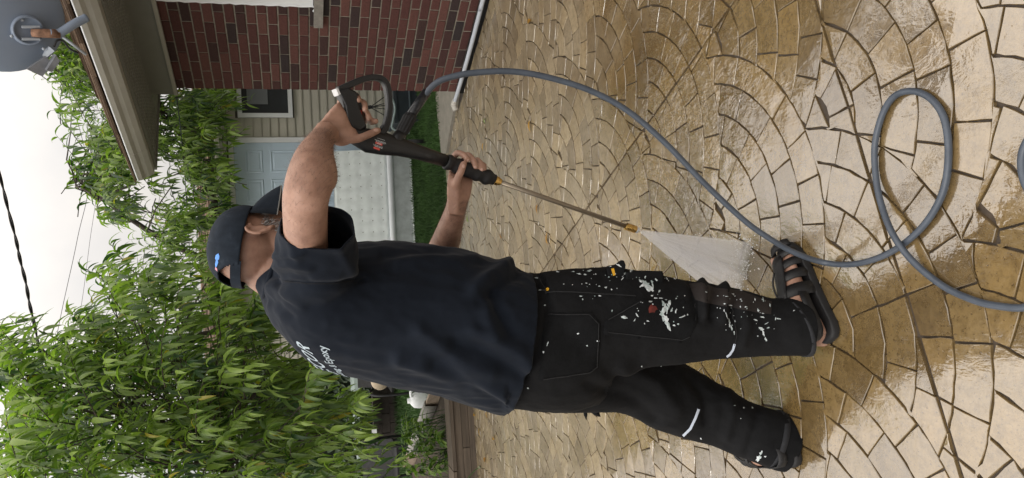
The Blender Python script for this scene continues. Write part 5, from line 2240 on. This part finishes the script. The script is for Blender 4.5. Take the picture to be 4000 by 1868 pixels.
for x, y, rx, ry, ro in ((2095, 1088, 11, 4, 0), (2108, 1136, 7, 3, 0), (2127, 1195, 4, 4, 0), (2177, 1064, 9, 3, .2), (2240, 1064, 8, 3, 0), (2262, 1072, 10, 3, .1), (2302, 1060, 12, 4, -.2), (2285, 1075, 8, 3, 0), (2380, 1040, 9, 4, 0), (2415, 1036, 14, 4, .5), (2432, 1090, 10, 3, -.7),
                         (2440, 1070, 5, 7, 0), (2268, 1158, 10, 3, 0), (2342, 1156, 8, 3, .1), (2322, 1158, 4, 2, 0), (2275, 1170, 3, 5, 0), (2388, 1132, 5, 4, .5), (2365, 1125, 6, 4, 0), (2340, 1120, 4, 3, 0), (2290, 1108, 5, 2, 0), (2202, 1112, 4, 2, 0), (2258, 1303, 5, 5, 0), (2292, 1350, 5, 4, 0), (2334, 1332, 5, 4, 0),
                         (2390, 1215, 3, 5, 0), (2438, 1240, 14, 7, 0), (2488, 1232, 4, 11, -.5), (2478, 1250, 3, 7, .5), (2492, 1214, 3, 3, 0), (2530, 1254, 6, 4, 0), (2516, 1264, 4, 3, .5), (2124, 1375, 3, 9, 0), (2138, 1345, 2, 12, .4), (2465, 1060, 9, 4, 0), (2519, 1082, 3, 7, .2), (2563, 1094, 4, 9, -.6),
                         (2503, 1100, 10, 4, .3), (2522, 1112, 17, 11, .9), (2536, 1128, 13, 9, .8), (2545, 1104, 4, 14, -.3), (2549, 1125, 3, 13, 0), (2510, 1116, 10, 4, -.5), (2574, 1140, 4, 7, .4), (2546, 1156, 6, 4, 0), (2560, 1166, 9, 3, .1), (2580, 1166, 10, 3, .1), (2540, 1180, 9, 4, .1), (2600, 1172, 5, 3, 0), (2640, 1168, 4, 3, 0),
                         (2588, 1185, 4, 10, -.2), (2594, 1205, 6, 20, .3), (2586, 1222, 10, 14, .5), (2612, 1190, 5, 12, .1), (2606, 1208, 3, 16, .2), (2622, 1212, 4, 12, .2), (2596, 1246, 9, 12, 0), (2608, 1268, 6, 20, -.5), (2632, 1270, 6, 6, 0), (2648, 1266, 5, 4, 0), (2664, 1238, 16, 3, -.35), (2684, 1230, 4, 4, 0), (2640, 1215, 3, 14, .2), (2668, 1202, 3, 4, 0),
                         (2634, 1090, 8, 4, .6), (2605, 1092, 4, 8, -.5), (2862, 1150, 7, 5, .7), (2895, 1137, 6, 4, .2), (2948, 1172, 3, 7, -.4), (2980, 1172, 3, 16, -.25), (3006, 1194, 3, 8, -.3), (2805, 1158, 4, 2, 0), (2838, 1160, 5, 2, 0), (2893, 1172, 5, 4, 0), (2960, 1212, 4, 9, -.5), (2978, 1224, 8, 3, .3),
                         (2828, 1214, 3, 7, -.2), (2836, 1232, 3, 16, -.25), (2846, 1256, 3, 16, -.3), (2856, 1280, 3, 18, -.3), (2866, 1300, 3, 10, -.1), (2848, 1272, 3, 12, -.2), (2830, 1188, 6, 3, 0), (2852, 1193, 9, 3, .1), (2950, 1250, 10, 4, .3), (2978, 1240, 12, 4, .2), (2972, 1285, 12, 8, .3), (2980, 1300, 5, 16, -.3), (2990, 1325, 5, 10, -.3),
                         (3000, 1280, 8, 3, -.3), (2992, 1264, 9, 2, -.5), (3028, 1246, 3, 9, 0), (3040, 1246, 14, 3, .1), (2892, 1284, 3, 3, 0), (2870, 1256, 3, 6, 0), (2912, 1200, 6, 3, .2), (3100, 1215, 4, 3, 0), (2962, 1790, 11, 16, .5), (2972, 1770, 6, 12, .4), (2988, 1782, 5, 5, 0), (2904, 1594, 4, 4, 0), (2892, 1635, 3, 3, 0), (2938, 1594, 3, 6, -.3),
                         (2868, 1585, 4, 2, 0), (2738, 1712, 6, 3, .8), (2505, 1430, 3, 4, 0), (2582, 1428, 2, 2, 0), (2062, 1515, 5, 3, .6)):
    big = 1.25 if (2495 < x < 2560 and 1090 < y < 1140) or (2575 < x < 2615 and 1180 < y < 1280) else .85
    blob(x, y, rx * big, ry * big * .9, ro, .0035)
for _ in range(75):                           # fine spatter
    x, y = rm.choice(((2250, 1080), (2400, 1090), (2560, 1130), (2600, 1210), (2860, 1180), (2900, 1230), (2960, 1260)))
    blob(x + rm.gauss(0, 70), y + rm.gauss(0, 32), rm.uniform(1.2, 2.6))
spo = sp.build('paint_splashes', m_paint, ob_tr)
spo['kind'] = 'stuff'

# ---- sandals
m_sandal = simple('black_sandal', (.008, .008, .009, 1), .5, .2, 30, .2, 200)
m_sole = simple('black_rubber_sole', (.011, .011, .012, 1), .7, .2, 30)


def sandal(key, lab):
    heel, fd, fr_, L = FT[key]
    prof = [(-.03, .018), (.0, .032), (.08, .041), (.25, .042), (.45, .046), (.62, .053), (.78, .056), (.90, .050), (.99, .034), (1.035, .014)]
    out = [heel + fd * (L * t) + fr_ * w for t, w in prof] + [heel + fd * (L * t) - fr_ * w for t, w in prof[::-1]]
    c = sum(out, Vector()) / len(out)
    q = MB()
    q.loft([[p + UP * .001 for p in [c + (p - c) * .97 for p in out]], [p + UP * .006 for p in out], [p + UP * .021 for p in out], [c + (p - c) * .97 + UP * .027 for p in out], [c + (p - c) * .90 + UP * .0255 for p in out]])
    so = q.build('sandal', m_sole, man, True)
    so['label'] = lab

    def cross(t, n=15, ex=.004, a0=0.0, a1=pi, top=None):
        hs = [(.03, .020, .030), (.07, .028, .048), (.15, .033, .066), (.28, .033, .085), (.42, .036, .078), (.56, .041, .060), (.70, .045, .044), (.80, .045, .034), (.90, .042, .026), (1.0, .034, .024)]
        for (t0, w0, h0), (t1, w1, h1) in zip(hs[:-1], hs[1:]):
            if t0 <= t <= t1:
                f = (t - t0) / (t1 - t0)
                w, h = w0 + (w1 - w0) * f, h0 + (h1 - h0) * f
        r = []
        for k in range(n):
            a = a0 + (a1 - a0) * k / (n - 1)
            r.append(heel + fd * (L * t) + fr_ * ((w + ex) * cos(a)) + UP * (.024 + (h + ex + .002) * max(0, sin(a)) ** .8))
        return r
    for t0, t1 in ((.40, .52), (.575, .665), (.71, .79), (.835, .90)):
        q = MB()
        q.loft([cross(t0), cross((t0 + t1) / 2, ex=.006), cross(t1)], False, False, closed=False)
        o = q.build('strap', m_sandal, so, True)
        mdf = o.modifiers.new('t', 'SOLIDIFY')
        mdf.thickness = .004
    for a0, a1, t0, t1 in ((.35 * pi, .65 * pi, .40, .86),):
        q = MB()
        q.loft([cross(t0 + (t1 - t0) * k / 8, 7, .008, a0, a1) for k in range(9)], False, False, closed=False)
        o = q.build('tongue', m_sandal, so, True)
        mdf = o.modifiers.new('t', 'SOLIDIFY')
        mdf.thickness = .005
    q = MB()
    q.loft([[heel + fd * (L * t) + fr_ * (s_ * w_) + UP * z_ for z_ in (.050, .062, .078)] for t, w_, s_ in ((.42, .043, 1), (.30, .039, 1), (.15, .038, 1), (.05, .032, 1), (.0, .016, 1), (-.008, 0, 1), (.0, .016, -1), (.05, .032, -1), (.15, .038, -1), (.30, .039, -1), (.42, .043, -1))], False, False, closed=False)
    o = q.build('heel_counter', m_sandal, so, True)
    # open the sides of the heel a little: a strap above, bare heel below
    mdf = o.modifiers.new('t', 'SOLIDIFY')
    mdf.thickness = .004
    q = MB()
    q.loft([cross(1.0 if k == 0 else .95 + 0 * k, 11, .006) if k else [p + fd * .008 - UP * .002 for p in cross(1.0, 11, .004)] for k in range(2)], False, False, closed=False)
    o = q.build('toe_bumper', m_sole, so, True)
    mdf = o.modifiers.new('t', 'SOLIDIFY')
    mdf.thickness = .004
    q = MB()
    mid = cross(.62, 7, .012, .4 * pi, .6 * pi)[3]
    q.tube(spline([mid + fd * .03, mid + UP * .012 - fr_ * .012, mid - fd * .04 + UP * .012 - fr_ * .02, mid - fd * .07 + UP * .004 - fr_ * .006], 6), .0028, 6)
    q.build('cord', m_sandal, so, True)


sandal('R', 'black strappy sandal with bare toes showing')
sandal('L', 'black sandal seen from its heel')

# ================================================================== PRESSURE WASHER GUN
m_gun = simple('black_gun_plastic', (.012, .0125, .0135, 1), .42, .15, 30, .15, 300)
m_gunrub = simple('black_grip_rubber', (.008, .008, .009, 1), .6, .15, 30)
m_brass = simple('brass_fitting', (.52, .33, .10, 1), .3, .15, 40, metal=1.0)
m_steel = simple('steel_wand', (.23, .19, .14, 1), .36, .1, 30, metal=.6)
gun = empty('pressure_washer_gun', gl(1500, 560), 'black pressure washer spray gun with steel wand held in both hands', 'spray gun')


def slab(poly, t, rnd=.25):
    """a rounded plate in the gun's plane"""
    cxs = Vector((sum(p[0] for p in poly) / len(poly), sum(p[1] for p in poly) / len(poly)))
    P = [Vector(p) for p in poly]
    ins = [cxs + (p - cxs) * .90 for p in P]
    q_ = MB()
    q_.loft([[gl(p.x, p.y, -t) for p in ins], [gl(p.x, p.y, -t * .6) for p in P], [gl(p.x, p.y, t * .6) for p in P], [gl(p.x, p.y, t) for p in ins]])
    return q_


def axis_loft(secs, seg=20):
    """secs: px, py, half width in pixels, half thickness in metres"""
    cs = [Vector(s[:2]) for s in secs]
    rings = []
    for i, s in enumerate(secs):
        t = (cs[min(i + 1, len(cs) - 1)] - cs[max(i - 1, 0)]).normalized()
        nn = Vector((-t.y, t.x))
        c0 = gl(s[0], s[1])
        a = gl(s[0] + nn.x * s[2], s[1] + nn.y * s[2]) - c0
        rings.append([c0 + a * cos(2 * pi * k / seg) + GN * (s[3] * sin(2 * pi * k / seg)) for k in range(seg)])
    return MB().loft(rings)


hq = slab([(1306, 352), (1320, 376), (1338, 413), (1346, 460), (1366, 500), (1400, 520), (1428, 500), (1404, 440), (1394, 413), (1388, 360), (1352, 342)], .017)
hdl = hq.build('handle', m_gun, gun)
bm_ = hdl.modifiers.new('b', 'BEVEL')
bm_.width = .004
bm_.segments = 3
q = slab([(1303, 350), (1312, 346), (1323, 372), (1314, 376)], .0165)
q.build('butt_plate', simple('worn_metal', (.45, .45, .45, 1), .4, .2, 60), hdl)
q = slab([(1388, 362), (1394, 410), (1400, 432), (1413, 428), (1404, 395), (1396, 366)], .009)
trg = q.build('trigger', m_gunrub, gun)
q = slab([(1393, 431), (1406, 430), (1414, 482), (1410, 484)], .0105)
q.build('trigger_lock', simple('red_plastic', (.42, .035, .02, 1), .45, .1, 40), trg)
gpth = [(1322, 352), (1370, 330), (1420, 310), (1460, 303), (1490, 310), (1508, 332), (1516, 370), (1519, 420), (1513, 465), (1502, 500), (1480, 528)]
gw_ = [13, 13, 12, 11, 11, 11, 10, 10, 11, 13, 15]
sp2 = [Vector((p.x, p.y)) for p in spline([(x, y, 0) for x, y in gpth], 4)]
rings = []
for i, p in enumerate(sp2):
    t = (sp2[min(i + 1, len(sp2) - 1)] - sp2[max(i - 1, 0)]).normalized()
    nn = Vector((-t.y, t.x))
    w = gw_[min(len(gw_) - 1, i // 4)]
    A = gl(p.x + nn.x * w, p.y + nn.y * w) - gl(p.x, p.y)
    c0 = gl(p.x, p.y)
    T = .0125
    rings.append([c0 + A * a_ + GN * (T * b_) for a_, b_ in ((1, -.7), (1, .7), (.7, 1), (-.7, 1), (-1, .7), (-1, -.7), (-.7, -1), (.7, -1))])
q = MB().loft(rings)
q.build('trigger_guard', m_gun, gun, False)
q = axis_loft([(1358, 505, 18, .012), (1385, 528, 36, .017), (1440, 550, 48, .020), (1500, 562, 45, .021), (1560, 574, 37, .019), (1640, 597, 29, .0175), (1750, 632, 24, .0145)])
q.build('body', m_gun, gun, True)
secs = []
for k in range(37):
    t = k / 36
    x, y = 1742 + (1930 - 1742) * t, 631 + (703 - 631) * t
    r = 29 + 3.0 * sin(t * 10 * pi) * (1 if (t < .35 or t > .6) else .25) - (7 * max(0, (t - .9) / .1))
    secs.append((x, y, r, r / 1720))
axis_loft(secs).build('front_grip', m_gunrub, gun, True)
axis_loft([(1928, 702, 15, .009), (1932, 704, 18, .0105), (1944, 708, 18, .0105), (1946, 709, 14, .008), (1954, 712, 14, .008)]).build('brass_collar', m_brass, gun)
axis_loft([(1952, 711, 9.5, .0058), (2200, 798.5, 9.2, .0058), (2452, 887, 9, .0058)], 14).build('wand', m_steel, gun, True)
noz = axis_loft([(2442, 883, 10, .006), (2446, 885, 15, .009), (2462, 890, 15, .009), (2464, 891, 12, .0075), (2468, 892, 15, .009), (2482, 897, 15, .009)]).build('nozzle', m_brass, gun)
axis_loft([(2482, 897, 13, .008), (2492, 900, 12, .0075), (2495, 901, 7, .004)]).build('nozzle_tip', m_white, noz, True)
# hose inlet with knurled nut
axis_loft([(1536, 560, 22, .016), (1552, 540, 23, .016), (1566, 522, 22, .016)]).build('inlet', m_gun, gun, True)
nut = MB()
rings = []
n0, n1 = Vector((1566, 524)), Vector((1606, 448))
tt_ = (n1 - n0).normalized()
nn = Vector((-tt_.y, tt_.x))
for k in range(8):
    p = n0.lerp(n1, k / 7)
    sc_ = (20 + 5 * min(1, k, 7 - k)) * (.96 + .08 * k / 7)
    c0 = gl(p.x, p.y)
    A = gl(p.x + nn.x, p.y + nn.y) - c0
    B_ = GN * A.length
    rings.append([c0 + (A * cos(2 * pi * i / 48) + B_ * sin(2 * pi * i / 48)) * sc_ * (1 if (i // 2) % 2 else .92) for i in range(48)])
nut.loft(rings)
nut.build('hose_nut', m_gunrub, gun)
axis_loft([(1600, 458, 18, .0105), (1630, 412, 18.5, .0108), (1668, 358, 18, .0105)]).build('hose_sleeve', simple('glossy_black_sleeve', (.014, .015, .018, 1), .25, .1, 20), gun, True)
# warning print on the body
gb_ = [o for o in gun.children if o.name.startswith('body')][0]
bvh_gun = bvh_of(gb_.data)
m_lred = simple('label_red', (.55, .09, .07, 1), .6, .1, 60)
m_lwhite = simple('label_white', (.45, .47, .48, 1), .6, .1, 60)
q = MB()
patch(q, bvh_gun, [(1458, 576), (1461, 572), (1484, 580), (1482, 587), (1460, 580)], .001, 5, 1)
patch(q, bvh_gun, band([(1466, 557), (1493, 566)], 8), .001, 5, 1)
q.build('warning_label', m_lred, gb_)['kind'] = 'stuff'
q = MB()
patch(q, bvh_gun, band([(1471, 559), (1488, 564.5)], 2.5), .0014, 4, 1)
for (x, y), L_ in (((1457, 563), 38), ((1460, 568), 32), ((1464, 570.5), 30), ((1463, 545), 42), ((1467, 549), 40), ((1468, 552.5), 34), ((1474, 540), 28)):
    x0 = x
    while x0 < x + L_:
        w = rm.uniform(3, 7)
        patch(q, bvh_gun, band([(x0, y + (x0 - x) * .32), (min(x + L_, x0 + w), y + (min(x + L_, x0 + w) - x) * .32)], 1.8), .0012, 4, 1)
        x0 += w + 1.6
q.build('small_print', m_lwhite, gb_)['kind'] = 'stuff'

# ================================================================== HOSE
m_hose = M('grey_hose', rough=.42, spec=.45)
m_hose.color(m_hose.ramp(m_hose.noise(30, 4, .6), [(.3, (.045, .056, .074, 1)), (.7, (.064, .078, .100, 1))]))
air = [(1650, 384), (1700, 328), (1760, 302), (1850, 285), (1990, 279), (2130, 300), (2300, 352), (2450, 432), (2600, 560), (2750, 715), (2900, 855), (3000, 928), (3110, 990)]
gnd = [(3230, 1028), (3350, 1030), (3480, 985), (3600, 890), (3680, 760), (3705, 610), (3690, 470), (3640, 390), (3570, 357), (3500, 372), (3450, 440), (3418, 560), (3420, 680), (3440, 790), (3485, 910), (3560, 1015), (3680, 1115), (3800, 1172), (3900, 1196), (4010, 1200), (4140, 1150), (4200, 1000), (4120, 840), (4020, 745), (3991, 650), (4008, 560), (4090, 470), (4260, 380), (4500, 300)]
S0 = gl(1650, 384)
yg = gp(3230, 1028, .011).y
hpts = [S0]
for i, (x, y) in enumerate(air[1:], 1):
    f = i / len(air)
    hpts.append(at(x, y, S0.y + (yg - S0.y) * f))
for i, (x, y) in enumerate(gnd):
    lift = .011
    if 0 <= i <= 1:
        lift = .018
    if i in (13, 14, 15):
        lift = .033 if i == 14 else .02
    hpts.append(gp(x, y, lift))
q = MB()
q.tube(spline(hpts, 8), .0080, 14)
tag(q.build('pressure_hose', m_hose.m, None, True), 'long grey pressure hose arcing from the gun and looping on the patio', 'hose')

# ================================================================== SPRAY
ntip = gl(2496, 901)
ga_, gb2 = gp(2932, 952, .004), gp(2868, 1215, .004)
wdir = (gb2 - ga_).normalized()
thk = (ntip - (ga_ + gb2) / 2).cross(wdir).normalized()
rings = []
for k in range(9):
    t = k / 8
    a, c = ntip.lerp(ga_, t), ntip.lerp(gb2, t)
    w = .003 + .020 * t
    rings.append([a - wdir * .003 - thk * w * .4, a - wdir * .003 + thk * w * .4, a.lerp(c, .3) + thk * w, a.lerp(c, .7) + thk * w, c + wdir * .003 + thk * w * .4, c + wdir * .003 - thk * w * .4, a.lerp(c, .7) - thk * w, a.lerp(c, .3) - thk * w])
q = MB().loft(rings)
mv = bpy.data.materials.new('spray_mist')
mv.use_nodes = True
nt = mv.node_tree
for n_ in list(nt.nodes):
    nt.nodes.remove(n_)
vo = nt.nodes.new('ShaderNodeOutputMaterial')
vv = nt.nodes.new('ShaderNodeVolumePrincipled')
vv.inputs['Color'].default_value = (.99, .99, 1, 1)
vv.inputs['Anisotropy'].default_value = .1
gg = nt.nodes.new('ShaderNodeNewGeometry')
vd = nt.nodes.new('ShaderNodeVectorMath')
vd.operation = 'DISTANCE'
vd.inputs[1].default_value = ntip
nt.links.new(gg.outputs['Position'], vd.inputs[0])
mr = nt.nodes.new('ShaderNodeMapRange')
mr.inputs['From Min'].default_value = .02
mr.inputs['From Max'].default_value = .42
mr.inputs['To Min'].default_value = 190
mr.inputs['To Max'].default_value = 20
nt.links.new(vd.outputs['Value'], mr.inputs['Value'])
# streaks fanning out of the nozzle
vsb = nt.nodes.new('ShaderNodeVectorMath')
vsb.operation = 'SUBTRACT'
vsb.inputs[1].default_value = ntip
nt.links.new(gg.outputs['Position'], vsb.inputs[0])
vnm = nt.nodes.new('ShaderNodeVectorMath')
vnm.operation = 'NORMALIZE'
nt.links.new(vsb.outputs[0], vnm.inputs[0])
snz = nt.nodes.new('ShaderNodeTexNoise')
snz.inputs['Scale'].default_value = 22
snz.inputs['Detail'].default_value = 3
nt.links.new(vnm.outputs[0], snz.inputs['Vector'])
smr = nt.nodes.new('ShaderNodeMapRange')
smr.inputs['From Min'].default_value = .35
smr.inputs['From Max'].default_value = .65
smr.inputs['To Min'].default_value = .25
smr.inputs['To Max'].default_value = 1.1
nt.links.new(snz.outputs['Fac'], smr.inputs['Value'])
smx = nt.nodes.new('ShaderNodeMath')
smx.operation = 'MULTIPLY'
nt.links.new(mr.outputs[0], smx.inputs[0])
nt.links.new(smr.outputs[0], smx.inputs[1])
nt.links.new(smx.outputs[0], vv.inputs['Density'])
nt.links.new(vv.outputs[0], vo.inputs['Volume'])
tag(q.build('water_spray', mv), 'white fan of water spray between the nozzle and the patio', 'spray', None, 'stuff')

# droplets thrown up along the line where the fan meets the patio
dm_ = MB()
for _ in range(420):
    t = rm.random()
    p = ga_.lerp(gb2, t) + Vector((rm.gauss(0, .03), rm.gauss(0, .03), abs(rm.gauss(0, .018))))
    r = rm.uniform(.0008, .0024)
    dm_.ellipsoid(p, (r, 0, 0), (0, r, 0), (0, 0, r), 5, 4)
for _ in range(260):
    t, w = rm.random() ** .6, rm.choice((0, 1))
    p = ntip.lerp(ga_ if w else gb2, t) + (wdir * (-1 if w else 1)) * abs(rm.gauss(0, .012 * t)) + thk * rm.gauss(0, .012 * t)
    r = rm.uniform(.0005, .0013)
    dm_.ellipsoid(p, (r, 0, 0), (0, r, 0), (0, 0, r), 5, 4)
tag(dm_.build('water_droplets', simple('white_water', (.8, .82, .85, 1), .15, .05, 30), None, True), 'fine white droplets thrown up where the spray hits the patio', 'droplets', None, 'stuff')
